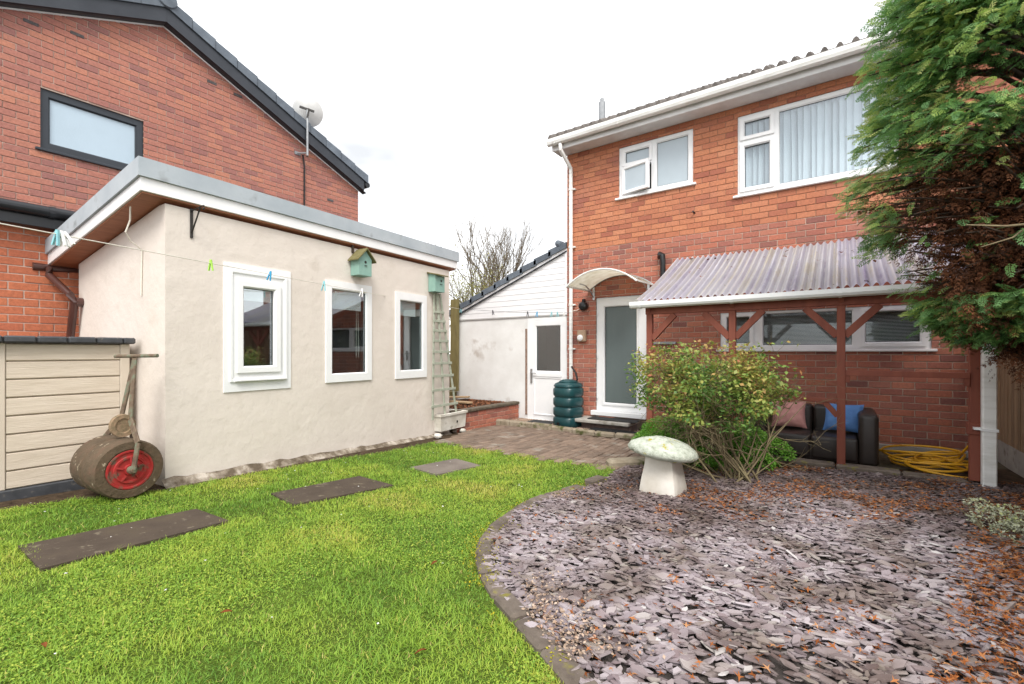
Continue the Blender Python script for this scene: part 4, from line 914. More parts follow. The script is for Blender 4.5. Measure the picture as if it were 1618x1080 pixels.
tag(MB().box(-4.72, -4.22, 7.0, 7.30, TZ + 0.005, TZ + 0.02, 0.004).build('door_mat', 'rubber'), 'dark speckled mat before the lean-to door', 'mat')

# ================================================================== RAISED PLANTER AND TIMBER
PXr = -5.17
pl = thing('planter', 'low raised red brick planter with dark stone coping against the lean-to', 'planter', (PXr, 5.62, 0), R(90))
PLg = YF - 5.62
MB().box(0, PLg, 0.008, 0.10, -0.05, 0.36).build('wall', 'mortar_low', pl)
lay_bricks(pl, 0, PLg, 0.02, 0.36, [], 0.225, 0.085, 'brick_low', keep=300)
MB().box(-0.02, PLg - 0.01, -0.03, 0.13, 0.36, 0.415, 0.012).build('coping', surf('coping', [(0.06, 0.05, 0.035), (0.15, 0.12, 0.085)], 10, rough=0.9, bump=0.6, bscale=50), pl)
MB().box(0, PLg - 0.01, 0.101, 1.4, -0.05, 0.385).build('earth', 'soil', pl)
pebbles('planter_litter', (PXr - 1.2, PXr - 0.12, 5.7, 7.3), 900, lambda a, b: 0.392, 0.012, 0.04, 'brown twigs and leaf litter on the planter soil', 'litter', 'conifer_dead')
for (px, py, L_, a, nm, mt, lab) in ((715, 627, 0.75, 0.35, 'plank', 'wood_raw', 'weathered brown plank lying at the back of the planter'), (728, 635, 0.55, -0.15, 'plank', 'wood_raw', 'short pale board lying flat on the planter soil'), (733, 622, 0.9, 0.05, 'timber_beam', 'mossy_wood', 'dark mossy timber beam resting across the planter')):
    c = onZ(px, py, 0.43); d_ = np.array([math.cos(a), math.sin(a), 0.03])
    tag(MB().bar(c - d_ * L_ / 2, c + d_ * L_ / 2, 0.13, 0.035 if nm == 'plank' else 0.10, b=0.006).build(nm, mt), lab, 'timber')
tag(MB().bar(onY(713, 545, 7.35), onY(724, 545, 7.35), 0.06, 2.0).build('fence', 'mossy_wood'), 'mossy timber fence panel closing the gap beside the lean-to', 'fence')

# ================================================================== WATER BUTT
wb = thing('water_butt', 'dark green plastic ribbed water butt beside the drainpipe', 'water butt', onY(898, 600, 7.10) * np.array([1, 1, 0]) + np.array([0, 0, TZ]), R(-12))
prof_ = [(0.19, 0.0), (0.215, 0.01)]
z = 0.02
for i in range(4):
    prof_ += [(0.222, z + 0.01), (0.232, z + 0.03), (0.232, z + 0.125), (0.222, z + 0.145), (0.208, z + 0.152), (0.208, z + 0.162)]; z += 0.17
prof_ += [(0.222, z), (0.222, z + 0.02), (0.20, z + 0.055), (0.16, z + 0.075)]
o = MB().lathe(prof_, 32, sq=3.4).build('body', 'butt_green', wb); shade_smooth(o, 35)
o = MB().lathe([(0.165, z + 0.07), (0.17, z + 0.085), (0.15, z + 0.10), (0.09, z + 0.125), (0.03, z + 0.13)], 28).build('lid', 'butt_green', wb); shade_smooth(o, 35)
MB().lathe([(0.025, 0), (0.025, 0.05)], 10, (-0.02, -0.26, 0.07), 'y').build('tap', 'black_plastic', wb)
o = MB().tube([(-0.06, 0.16, z + 0.34), (0.02, 0.10, z + 0.31), (0.12, 0.06, z + 0.24), (0.16, 0.05, z + 0.13), (0.14, 0.05, z + 0.04), (0.10, 0.04, z - 0.03)], 0.017, 8).build('filler_hose', 'black_plastic', wb); shade_smooth(o)

# ================================================================== PERGOLA
pg = thing('pergola', 'red stained timber pergola with corrugated plastic roof against the house', 'pergola', (0, 0, 0))
YP = 5.74; ZK = 0.265; ZBm = 1.87
posts = [float(onY(p, 600, YP)[0]) for p in (1027, 1157.5, 1329, 1540)]
for i, x in enumerate(posts):
    MB().box(x - 0.036, x + 0.036, YP - 0.036, YP + 0.036, ZK - 0.02, ZBm - 0.001, 0.004).build('post', 'timber_red', pg)
MB().box(posts[0] - 0.05, posts[3] + 0.45, YP - 0.03, YP + 0.03, ZBm, ZBm + 0.095, 0.004).build('front_beam', 'timber_red', pg)
MB().box(posts[0] - 0.1, posts[3] + 0.45, YF - 0.06, YF - 0.002, 2.70, 2.78).build('wall_plate', 'timber_red', pg)
BR = 0.31
for i, x in enumerate(posts):
    for sgn in (-1, 1):
        if (i == 0 and sgn < 0) or (i == 3): continue
        MB().bar((x + sgn * 0.03, YP, ZBm - BR), (x + sgn * BR, YP, ZBm - 0.01), 0.05, 0.072, b=0.003).build('brace', 'timber_red', pg)
zr = EYE - (590 - HY) / FPX * 4.4
MB().box(posts[2] + 0.037, posts[3] - 0.037, YP - 0.055, YP - 0.01, zr - 0.03, zr + 0.025, 0.003).build('rail', 'timber_red', pg)
for x in (posts[2] + 0.055, posts[3] - 0.055): MB().box(x - 0.018, x + 0.018, YP - 0.05, YP - 0.012, zr - 0.10, zr - 0.031, 0.003).build('rail_block', 'timber_red', pg)
zr2 = EYE - (631 - HY) / FPX * 4.75
MB().box(posts[1] + 0.037, posts[2] - 0.037, YP - 0.03, YP + 0.03, zr2 - 0.02, zr2 + 0.02, 0.003).build('rail', 'timber_red', pg)
MB().bar((posts[2] - 0.14, YP, zr2 - 0.02), (posts[2] - 0.03, YP, zr2 - 0.16), 0.04, 0.05).build('rail_bracket', 'timber_red', pg)
MB().box(posts[3] - 0.05, posts[3] + 0.05, YP - 0.05, YP + 0.05, 0.66, 0.76, 0.004).build('post_splice', 'timber_red', pg)
# corrugated sheets
YT, ZT2 = YF - 0.01, 2.86; YB, ZB2 = YP - 0.14, 2.035
SX0 = float(onY(1069.6, 411, YF)[0]); SX1 = posts[3] + 0.42
nsh = 5; swid = (SX1 - SX0) / nsh
for k_ in range(nsh):
    a = SX0 + k_ * swid - (0.03 if k_ else 0); b = SX0 + (k_ + 1) * swid + 0.03; nX = 84; nY = 6; vs_ = []
    lift = 0.006 * (k_ % 2)
    for j in range(nY + 1):
        t = j / nY
        for i in range(nX + 1):
            x = a + (b - a) * i / nX; sag = -0.03 * math.sin(math.pi * t)
            vs_.append((x + 0.006 * math.sin(5 * t + k_), YB + (YT - YB) * t, ZB2 + (ZT2 - ZB2) * t + 0.019 * math.sin(2 * math.pi * (x - SX0) / 0.0765) + lift + sag + 0.008 * math.sin(x * 2.1)))
    fs_ = [(j * (nX + 1) + i, j * (nX + 1) + i + 1, (j + 1) * (nX + 1) + i + 1, (j + 1) * (nX + 1) + i) for j in range(nY) for i in range(nX)]
    link_mesh('roof_sheet', vs_, fs_, 'pvc_sheet', pg, smooth=True, cv=[random.random()] * len(vs_))
for x in (posts[0], posts[1], posts[2], posts[3], posts[3] + 0.4): MB().bar((x, YP - 0.06, ZB2 - 0.105), (x, YF - 0.06, ZT2 - 0.105), 0.045, 0.07).build('rafter', 'timber_red', pg)
MB().box(SX0 + 0.02, SX1 - 0.02, YP - 0.10, YP - 0.05, ZB2 - 0.06, ZB2 - 0.015).build('eaves_batten', 'wood_raw', pg)
prof_ = [(0.0, 0.05), (0.0, 0.0), (-0.02, -0.03), (-0.055, -0.038), (-0.09, -0.025), (-0.105, 0.0), (-0.105, 0.045), (-0.098, 0.045), (-0.098, 0.002), (-0.085, -0.017), (-0.055, -0.029), (-0.022, -0.022), (-0.007, 0.002), (-0.007, 0.05)]
gy, gzz = YP - 0.085, ZB2 - 0.055
g = MB().prism([(SX0 - 0.06, gy + y, gzz + z) for y, z in prof_], (SX1 - SX0 + 0.06, 0, 0)).build('gutter', 'upvc', pg)
for px in (1012, 1155, 1325, 1505):
    x = float(onY(px, 470, YP - 0.1)[0]); MB().prism([(x, gy + y * 1.04 + 0.002, gzz + z * 1.06 - 0.003) for y, z in prof_[:7]] + [(x, gy, gzz + 0.056)], (0.028, 0, 0)).build('gutter_clip', 'upvc', g)
dxp = float(onY(1562, 600, YP - 0.10)[0])
dp = MB().box(dxp - 0.045, dxp + 0.045, YP - 0.15, YP - 0.07, 0.20, gzz - 0.03, 0.008).build('downpipe', 'gutter_white', pg)
for zz in (0.72, 1.5): MB().box(dxp - 0.052, dxp + 0.052, YP - 0.157, YP - 0.063, zz - 0.012, zz + 0.012).box(dxp - 0.09, dxp - 0.05, YP - 0.10, YP - 0.05, zz - 0.01, zz + 0.01).build('pipe_clip', 'upvc', dp)
# slab and its kerb
PZ = 0.165
slabp = structure(MB().box(-2.12, 1.45, YP + 0.07, YF, 0.0, PZ).build('pergola_floor', 'joint'))
kb2 = thing('slab_kerb', 'mossy low stone kerb along the front of the pergola floor', 'kerb')
x = -2.0
while x < 1.62:
    L_ = random.uniform(0.36, 0.55); mt = 'edging' if x < 1.1 else 'brick_low'
    MB().box(x, min(x + L_ - 0.012, 1.75), YP - 0.09 + random.uniform(-.006, .006), YP + 0.068, 0.0, ZK - 0.012 + random.uniform(-.008, .004) - (0.04 if x > 0.8 else 0), 0.014).build('kerb_stone', mt, kb2); x += L_
# ================================================================== SOFA AND CUSHIONS
sf = thing('sofa', 'small dark brown leather sofa under the pergola', 'sofa', (-0.26, 5.95, PZ))
def soft(name, x0, x1, y0, y1, z0, z1, b, par, mat='leather', sub=2):
    o = MB().box(x0, x1, y0, y1, z0, z1).build(name, mat, par)
    md = o.modifiers.new('bev', 'BEVEL'); md.width = b; md.segments = 4; md.limit_method = 'NONE'
    o.data.polygons.foreach_set('use_smooth', [True] * len(o.data.polygons)); return o
soft('base', -0.42, 0.42, 0.02, 0.76, 0.05, 0.22, 0.02, sf)
soft('seat', -0.418, -0.002, 0.0, 0.60, 0.07, 0.318, 0.03, sf); soft('seat', 0.002, 0.418, 0.0, 0.60, 0.07, 0.318, 0.03, sf)
soft('armrest', -0.585, -0.42, -0.01, 0.78, 0.045, 0.585, 0.045, sf); soft('armrest', 0.42, 0.585, -0.01, 0.78, 0.045, 0.585, 0.045, sf)
soft('backrest', -0.418, -0.002, 0.55, 0.76, 0.16, 0.60, 0.04, sf); soft('backrest', 0.002, 0.418, 0.55, 0.76, 0.16, 0.60, 0.04, sf)
for sx_ in (-0.52, 0.52):
    for sy_ in (0.06, 0.74): MB().lathe([(0.02, 0), (0.026, 0.055)], 10, (sx_, sy_, 0)).build('foot', 'metal_grey', sf)
def cushion(name, c, w_, h_, th, rx, rz, mat, label):
    n = 14; vs_ = []; 
    for sgn in (1, -1):
        for j in range(n + 1):
            for i in range(n + 1):
                u, v = -1 + 2 * i / n, -1 + 2 * j / n
                prof = max(0.0, (1 - u ** 2) * (1 - v ** 2)) ** 0.45
                pin = 1 - 0.10 * (1 - abs(v) ** 2) * abs(u) ** 3; pin2 = 1 - 0.10 * (1 - abs(u) ** 2) * abs(v) ** 3
                wr = 0.006 * math.sin(9 * u + 4 * v) + 0.005 * math.sin(13 * v - 5 * u)
                vs_.append((u * w_ / 2 * pin, sgn * th / 2 * prof + wr * prof, v * h_ / 2 * pin2))
    N_ = (n + 1) ** 2
    fs_ = [(j * (n + 1) + i, j * (n + 1) + i + 1, (j + 1) * (n + 1) + i + 1, (j + 1) * (n + 1) + i) for j in range(n) for i in range(n)]
    fs_ = fs_ + [tuple(N_ + k for k in q[::-1]) for q in fs_]
    o = link_mesh(name, vs_, fs_, mat, smooth=True); o.location = c; o.rotation_euler = (rx, 0, rz); return tag(o, label, 'cushion')
cushion('cushion', (0.03, 6.36, PZ + 0.49), 0.37, 0.33, 0.15, R(-20), R(-9), 'cushion_blue', 'blue fabric cushion leaning in the right corner of the sofa')
cushion('cushion', (-0.50, 6.36, PZ + 0.49), 0.37, 0.33, 0.15, R(-20), R(8), 'cushion_pink', 'pink fabric cushion leaning in the left corner of the sofa')
# ================================================================== YELLOW HOSE
hp_ = []; cxh, cyh = 0.78, 6.45
for i in range(420):
    t = i / 420; a = t * 2 * math.pi * 8.3
    rr = 1.0 + 0.30 * math.sin(a * 0.37 + 1) + 0.22 * math.sin(a * 0.83) + 0.12 * math.sin(a * 1.9)
    ox, oy = 0.10 * math.sin(a * 0.13), 0.12 * math.cos(a * 0.17)
    hp_.append((cxh + ox + 0.27 * rr * math.cos(a), cyh + oy + 0.24 * rr * math.sin(a), PZ + 0.016 + 0.075 * t + 0.02 * math.sin(a * 1.3) + 0.02 + (0.12 * max(0, math.sin(a * 0.21)) ** 8)))
hp_ += [(0.9, 6.62, PZ + 0.10), (1.0, 6.55, PZ + 0.14), (1.05, 6.45, PZ + 0.26), (1.08, 6.35, PZ + 0.34), (1.13, 6.28, PZ + 0.35)]
ho = MB().tube(hp_, 0.0125, 6).build('hose', 'hose_yellow', None, smooth=True); tag(ho, 'tangled coil of yellow garden hose on the pergola floor', 'hose')
# ================================================================== RIGHT-HAND FENCE
FX = 1.44
fn = thing('fence', 'close boarded timber fence with concrete posts behind the conifer', 'fence', (FX, YF, 0), R(-90))
bw = 0.105; i = 0
bm = bpy.data.meshes.new('board'); m = MB().prism([(0, 0, 0), (bw + 0.02, -0.006, 0), (bw + 0.02, 0.012, 0), (0, 0.012, 0)], (0, 0, 1.72)); bm.from_pydata(m.v, [], m.f); bm.materials.append(M['fence_wood'])
while i * bw < 6.4:
    o = bpy.data.objects.new('board', bm); scene.collection.objects.link(o); o.parent = fn; o.location = (i * bw + 0.02, random.uniform(0.0, 0.004), 0.42); o.rotation_euler = (0, random.uniform(-.006, .006), 0); i += 1
for x in (1.20, 3.05, 4.9): MB().box(x, x + 0.10, -0.05, 0.06, -0.1, 2.05, 0.008).build('post', 'post_concrete', fn)
for (a, b) in ((0.02, 1.195), (1.305, 3.045), (3.155, 4.895)): MB().box(a, b, 0.0, 0.045, -0.1, 0.415, 0.006).build('gravel_board', 'concrete', fn)

# ================================================================== SHED
SHX = -5.40; shY1 = 1.375
sh = thing('storage_shed', 'beige plastic storage shed with dark ridged lid beside the roller', 'shed', (SHX, 0, 0), R(90))
def sp(px, py): p = to_local(sh, onX(px, py, SHX)); return float(p[0]), float(p[2])
s0, s1 = -0.35, shY1
zb0 = gz(*onX(150, 770, SHX)[:2]) - 0.02; zbase = sp(6, 775)[1]; ztop = sp(190, 541)[1]
MB().box(s0, s1, 0.03, 0.85, zb0, ztop - 0.01).build('body', 'shed_frame', sh)
MB().box(s0, s1 + 0.01, -0.03, 0.03, zb0 - 0.03, zbase, 0.006).build('base', 'shed_dark', sh)
xr = sp(190, 650)[0]; xl = sp(9, 650)[0]
MB().box(xr, s1, 0.0, 0.029, zbase + 0.001, ztop - 0.012, 0.006).build('corner_post', 'shed_frame', sh)
MB().box(xl - 0.10, xl, 0.0, 0.029, zbase + 0.001, ztop - 0.012, 0.006).build('door_stile', 'shed_frame', sh)
nbd = 8; bhh = (ztop - 0.015 - zbase) / nbd
for i in range(nbd):
    for (a, b) in ((xl + 0.003, xr - 0.003), (s0, xl - 0.103)):
        MB().prism([(a, 0.012, zbase + i * bhh + 0.004), (a, 0.002, zbase + i * bhh + 0.012), (a, 0.006, zbase + (i + 1) * bhh - 0.01), (a, 0.016, zbase + (i + 1) * bhh - 0.002), (a, 0.029, zbase + (i + 1) * bhh), (a, 0.029, zbase + i * bhh)], (b - a, 0, 0)).build('board', 'shed_board', sh)
lid = MB().box(s0, s1 + 0.02, -0.05, 0.9, ztop - 0.01, ztop + 0.02, 0.008).build('lid', 'shed_dark', sh)
x = s0
while x < s1:
    b = min(x + 0.185, s1 + 0.03)
    MB().box(x, b - 0.004, -0.075, 0.05, ztop - 0.012, ztop + 0.045, 0.012).build('lid_ridge', 'shed_dark', lid); x += 0.185
# ================================================================== GARDEN ROLLER
rc = onG(206, 790); rl = thing('garden_roller', 'old iron garden roller with a red painted end beside the shed', 'garden roller', (rc[0], rc[1], gz(rc[0], rc[1])))
# axle direction in plan: towards the camera and to the right
axd = atD(203, 740, 3.72) - atD(135, 730, 4.20); axd[2] = 0; axd /= np.linalg.norm(axd); rl.rotation_euler = (0, 0, math.atan2(axd[1], axd[0]))
RR, RL = 0.232, 0.50
rprof = [(0.150, RL / 2 - 0.006), (0.165, RL / 2 + 0.004), (RR - 0.012, RL / 2), (RR, RL / 2 - 0.02), (RR, 0.022), (RR - 0.008, 0.012), (RR - 0.008, -0.012), (RR, -0.022), (RR, -RL / 2 + 0.02), (RR - 0.012, -RL / 2), (0.150, -RL / 2)]
dz = np.array([0, 0, RR + 0.012])
dr = MB().lathe([(r_, z_) for r_, z_ in rprof[::-1]], 40, dz, 'x').build('drum', 'roller_iron', rl); shade_smooth(dr, 35); dr.location = (-RL / 2 + 0.0, 0, 0)
dd = MB().lathe([(0.02, 0.012), (0.04, 0.012), (0.045, 0.0), (0.085, 0.0), (0.09, 0.008), (0.105, 0.008), (0.11, -0.002), (0.135, -0.002), (0.14, 0.006), (0.152, 0.006), (0.156, -0.006)], 36, dz, 'x').build('end_disc', 'roller_red', rl); shade_smooth(dd, 30)
MB().lathe([(0.03, 0.0), (0.03, 0.05), (0.018, 0.055), (0.018, 0.07)], 14, dz, 'x').build('axle', 'roller_handle', rl)
for k_ in range(5):
    a = 2 * math.pi * k_ / 5 + 0.3; MB().bar(dz + np.array([0.012, 0.05 * math.cos(a), 0.05 * math.sin(a)]), dz + np.array([0.004, 0.098 * math.cos(a), 0.098 * math.sin(a)]), 0.010, 0.014).build('spoke', 'roller_red', dd)
# handle: worked in world space at the plane of the roller
inv = lambda p: to_local(rl, p)
def plx(px, py, xl):   # where the ray meets the roller's local plane x = xl
    a, b = inv(CAM), inv(CAM + ray(px, py)); return a + (b - a) * (xl - a[0]) / (b[0] - a[0])
c0 = dz + np.array([0.055, 0, 0]); ap = plx(218, 700, 0.05); c1_ = dz + np.array([-RL - 0.04, 0, 0]); ap2 = plx(166, 690, -RL - 0.04)
jn = plx(206, 662, -RL * 0.30); jn2 = plx(192, 658, -RL * 0.62); tp = plx(213, 566, -RL * 0.46); 
h = MB(); fl_ = lambda m, p, q: m.bar(p, q, 0.016, 0.046, up=(1, 0.2, 0.1), b=0.004)
fl_(h, c0, ap); fl_(h, ap, jn); fl_(h, jn, tp); h.build('handle_arm', 'roller_handle', rl)
h = MB(); fl_(h, c1_, ap2); fl_(h, ap2, jn2); fl_(h, jn2, tp); h.build('handle_arm', 'roller_handle', rl)
MB().tube([ap2, ap], 0.008, 6).build('cross_bar', 'roller_handle', rl)
gl_, gr_ = plx(182, 562.5, -RL * 0.80), plx(249, 561.5, -RL * 0.12)
MB().tube([gl_, gr_], 0.016, 10).build('grip', 'roller_handle', rl)
cd = plx(193.5, 672, -RL * 0.36); o = MB().lathe([(0.01, 0.014), (0.055, 0.014), (0.06, 0.024), (0.092, 0.024), (0.094, -0.02), (0.01, -0.02)], 24, (0, 0, 0), 'x').build('counterweight', 'rust_disc', rl); shade_smooth(o, 35); o.location = cd; o.scale = (1, 0.9, 1)
# ================================================================== TRELLIS, TROUGH, STONES, BIRD BOXES, BRACKET
trl = thing('trellis', 'sage green fan shaped timber trellis standing in the stone trough', 'trellis', (outb.location[0], outb.location[1], 0), obz)
xb0, zbt = op(676, 655); xb1 = op(713, 650)[0]; xt0, ztt = op(683.5, 463); xt1 = op(692.5, 463)[0]
yb, yt = -0.10, -0.035
def tpnt(s_, t): return (xb0 + (xb1 - xb0) * s_ + ((xt0 + (xt1 - xt0) * s_) - (xb0 + (xb1 - xb0) * s_)) * t, yb + (yt - yb) * t, zbt + (ztt - zbt) * t)
for s_ in (0, 0.33, 0.5, 0.67, 1.0):
    if s_ in (0.33, 0.67): MB().bar(tpnt(0.5 + (s_ - 0.5) * 0.0, 0.02), tpnt(s_, 1), 0.022, 0.012, up=(0, 1, 0)).build('upright', 'trellis', trl) if False else None
    MB().bar(tpnt(s_, -0.04), tpnt(s_, 1.0), 0.034, 0.018, up=(0, 1, 0), b=0.002).build('upright', 'trellis', trl) if s_ in (0, 0.5, 1.0) else MB().bar(tpnt(0.5, 0.66), tpnt(s_, 1.0), 0.028, 0.014, up=(0, 1, 0)).build('upright', 'trellis', trl)
for t in (0.07, 0.20, 0.315, 0.42, 0.515, 0.605, 0.69, 0.77, 0.845):
    a, b = np.array(tpnt(-0.10, t)), np.array(tpnt(1.10, t)); a[1] -= 0.016; b[1] -= 0.016
    MB().bar(a, b, 0.014, 0.040, up=(0, 0, 1), b=0.002).build('crosspiece', 'trellis', trl)
tg = onG(697, 690); tb = thing('trough', 'white glazed stone trough with chipped mossy front on stones', 'trough', (tg[0], tg[1], gz(tg[0], tg[1])), obz)
lo = to_local(outb, tg); x0t, y0t = 0.0, -0.0
TLn, TWd, TH0, TH1 = 0.66, 0.36, 0.075, 0.34
def ringbox(par):
    m = MB()
    outer0 = [(0.02, 0.02), (TLn - 0.02, 0.02), (TLn - 0.02, TWd - 0.02), (0.02, TWd - 0.02)]; outer1 = [(0, 0), (TLn, 0), (TLn, TWd), (0, TWd)]
    inner1 = [(0.05, 0.05), (TLn - 0.05, 0.05), (TLn - 0.05, TWd - 0.05), (0.05, TWd - 0.05)]
    v = [(x, y, TH0) for x, y in outer0] + [(x, y, TH1 - 0.04) for x, y in [(0.005, 0.005), (TLn - .005, .005), (TLn - .005, TWd - .005), (.005, TWd - .005)]] + [(x - 0.012 if x < .1 else x + 0.012, y - 0.012 if y < .1 else y + .012, TH1 - 0.035) for x, y in outer1] + [(x - 0.012 if x < .1 else x + 0.012, y - 0.012 if y < .1 else y + .012, TH1) for x, y in outer1] + [(x, y, TH1 - 0.003) for x, y in inner1] + [(x, y, TH1 - 0.06) for x, y in inner1]
    f = [(3, 2, 1, 0)]
    for l in range(5):
        for k_ in range(4): n_ = (k_ + 1) % 4; f.append((l * 4 + k_, l * 4 + n_, (l + 1) * 4 + n_, (l + 1) * 4 + k_))
    return m.add(v, f).build('basin', 'trough', par)
ringbox(tb); MB().box(0.05, TLn - 0.05, 0.05, TWd - 0.05, TH1 - 0.10, TH1 - 0.045).build('earth', 'soil', tb)
MB().box(0.40, 0.42, -0.002, 0.012, 0.17, 0.205).build('drain_hole', 'black_iron', tb)
def rock(name, c, r_, label, mat='stone_white', cat='stone'):
    m = MB(); n = 10
    for j in range(6):
        for i in range(n):
            a, b = 2 * math.pi * i / n, math.pi * (j + 0.5) / 6; k_ = 1 + 0.22 * math.sin(3 * a + 5 * b + c[0] * 9) * math.sin(b)
            m.v.append((r_ * k_ * math.sin(b) * math.cos(a) * 1.15, r_ * k_ * math.sin(b) * math.sin(a), r_ * 0.75 * k_ * math.cos(b))); m.cv.append(0)
    m.f = [(j * n + i, j * n + (i + 1) % n, (j + 1) * n + (i + 1) % n, (j + 1) * n + i) for j in range(5) for i in range(n)] + [tuple(range(n)), tuple(50 + i for i in range(n))[::-1]]
    o = m.build(name, mat, None, smooth=True); o.location = c; return tag(o, label, cat)
for (px, py, r_, lab) in ((681, 688, 0.062, 'rounded pale stone under the wall end of the trough'), (692, 692, 0.06, 'rounded pale stone under the near corner of the trough'), (731, 683, 0.05, 'small pale block under the far corner of the trough')):
    p = onG(px, py); rock('stone', (p[0], p[1], gz(p[0], p[1]) + 0.035), r_, lab)
def gable_box(px0, px1, pyt, pyb, label):
    x0, z0 = op(px0, pyb); x1 = op(px1, pyb)[0]; z1 = op(px0, pyt)[1]
    return x0, x1, z0, z1
bh1 = thing('bird_box', 'sage green bird box with mossy pitched roof on the cream wall', 'bird box', outb.location, obz, 'green bird boxes on the wall')
bx0 = op(553, 440)[0]; zb1 = op(570, 438)[1]; zt1 = op(572, 397)[1]; bw_ = 0.20; bd_ = 0.17; zw = zb1 + (zt1 - zb1) * 0.62
m = MB(); m.prism([(bx0, -bd_, zb1), (bx0 + bw_, -bd_, zb1), (bx0 + bw_, -bd_, zw), (bx0 + bw_ / 2, -bd_, zt1 - 0.02), (bx0, -bd_, zw)], (0, bd_ - 0.012, 0)); m.build('body', 'bird_green', bh1)
for sgn in (-1, 1):
    cx_ = bx0 + bw_ / 2; e_ = cx_ + sgn * (bw_ / 2 + 0.045); ze_ = zw - 0.035
    MB().prism([(cx_, -bd_ - 0.04, zt1 - 0.012), (e_, -bd_ - 0.04, ze_), (e_, -bd_ - 0.04, ze_ + 0.016), (cx_, -bd_ - 0.04, zt1 + 0.006)], (0, bd_ + 0.03, 0)).build('roof_board', 'moss_birdroof', bh1)
MB().lathe([(0.017, -0.001), (0.017, -0.004)], 14, (bx0 + bw_ * 0.5, -bd_, zb1 + 0.17), 'y').build('entrance_hole', 'black_iron', bh1)
MB().box(bx0 + bw_ * 0.42, bx0 + bw_ * 0.6, -bd_ - 0.012, -bd_, zb1 + 0.122, zb1 + 0.128).build('perch', 'black_iron', bh1)
MB().box(bx0 + 0.02, bx0 + 0.05, -0.02, -0.001, zt1 - 0.05, zt1 + 0.05).build('hanger', 'bark', bh1)
bh2 = thing('bird_box', 'sage green bird box with flat sloping lid above the trellis', 'bird box', outb.location, obz, 'green bird boxes on the wall')
bx0 = op(676, 460)[0]; zb1 = op(685, 462)[1]; zt1 = op(685, 434)[1]; bw_ = 0.22; bd_ = 0.15
MB().prism([(bx0, -bd_, zb1), (bx0, -0.012, zb1), (bx0, -0.012, zt1), (bx0, -bd_, zt1 - 0.03)], (bw_, 0, 0)).build('body', 'bird_green', bh2)
MB().prism([(bx0 - 0.03, -bd_ - 0.05, zt1 - 0.038), (bx0 - 0.03, -0.005, zt1 + 0.006), (bx0 - 0.03, -0.005, zt1 + 0.022), (bx0 - 0.03, -bd_ - 0.05, zt1 - 0.02)], (bw_ + 0.06, 0, 0)).build('lid', 'moss_birdroof', bh2)
MB().lathe([(0.016, -0.001), (0.016, -0.004)], 14, (bx0 + bw_ * 0.62, -bd_, zb1 + 0.17), 'y').build('entrance_hole', 'black_iron', bh2)
MB().box(bx0 + bw_ * 0.5, bx0 + bw_ * 0.72, -bd_ - 0.01, -bd_, zb1 + 0.115, zb1 + 0.12).build('perch', 'black_iron', bh2)
hb = thing('hanging_bracket', 'black iron hanging basket bracket on the cream wall', 'bracket', outb.location, obz)
x, z = op(302, 352); z0, z1 = op(302, 376)[1], op(302, 329)[1]
MB().box(x - 0.012, x + 0.012, -0.014, -0.001, z0, z1, 0.003).build('back_plate', 'black_iron', hb)
MB().tube([(x, -0.014, z1 - 0.025), (x, -0.20, z1 - 0.01), (x, -0.235, z1 - 0.012), (x, -0.245, z1 - 0.035), (x, -0.228, z1 - 0.045), (x, -0.218, z1 - 0.03)], 0.006, 6).build('arm', 'black_iron', hb)
MB().tube([(x, -0.014, z0 + 0.05), (x, -0.17, z1 - 0.02)], 0.0065, 6).build('stay', 'black_iron', hb)

# ================================================================== LAWN SLABS AND EDGING
labs = ['large dark stone slab set in the lawn nearest the shed', 'dark stone slab in the middle of the lawn', 'pale grey stone slab in the lawn nearest the patio']
for q, lab in zip(slabW, labs):
    m = MB(); P = [(p[0], p[1], gz(p[0], p[1]) + 0.022) for p in q]; m.prism([(x, y, z - 0.05) for x, y, z in P], (0, 0, 0.05))
    tag(m.build('stepping_slab', 'slab' if 'dark' in lab else 'slab_pale'), lab, 'slab', 'slabs set in the lawn')
ed = thing('lawn_edging', 'curved row of mossy edging bricks between the lawn and the slate bed', 'edging')
ew = [onG(*p) for p in EDGE[1:]]
pts = []
for i in range(len(ew) - 1):
    for t in np.linspace(0, 1, 20, endpoint=False): pts.append(ew[i] * (1 - t) + ew[i + 1] * t)
pts = np.array(pts); dl = np.concatenate([[0], np.cumsum(np.linalg.norm(np.diff(pts[:, :2], axis=0), axis=1))])
s_ = 0.0; k_ = 0
while s_ < dl[-1] - 0.2:
    L_ = 0.205; a = np.array([np.interp(s_, dl, pts[:, c]) for c in range(3)]); b = np.array([np.interp(s_ + L_, dl, pts[:, c]) for c in range(3)])
    for p in (a, b): p[2] = gz(p[0], p[1]) + 0.005 + (0.03 if k_ == 0 else 0) + random.uniform(-.006, .006)
    MB().bar(a, b, 0.092, 0.07, b=0.012).build('edging_brick', 'edging', ed); s_ += L_ + random.uniform(0.006, 0.016) + (0.10 if k_ == 0 else 0); k_ += 1
edge_pts = pts
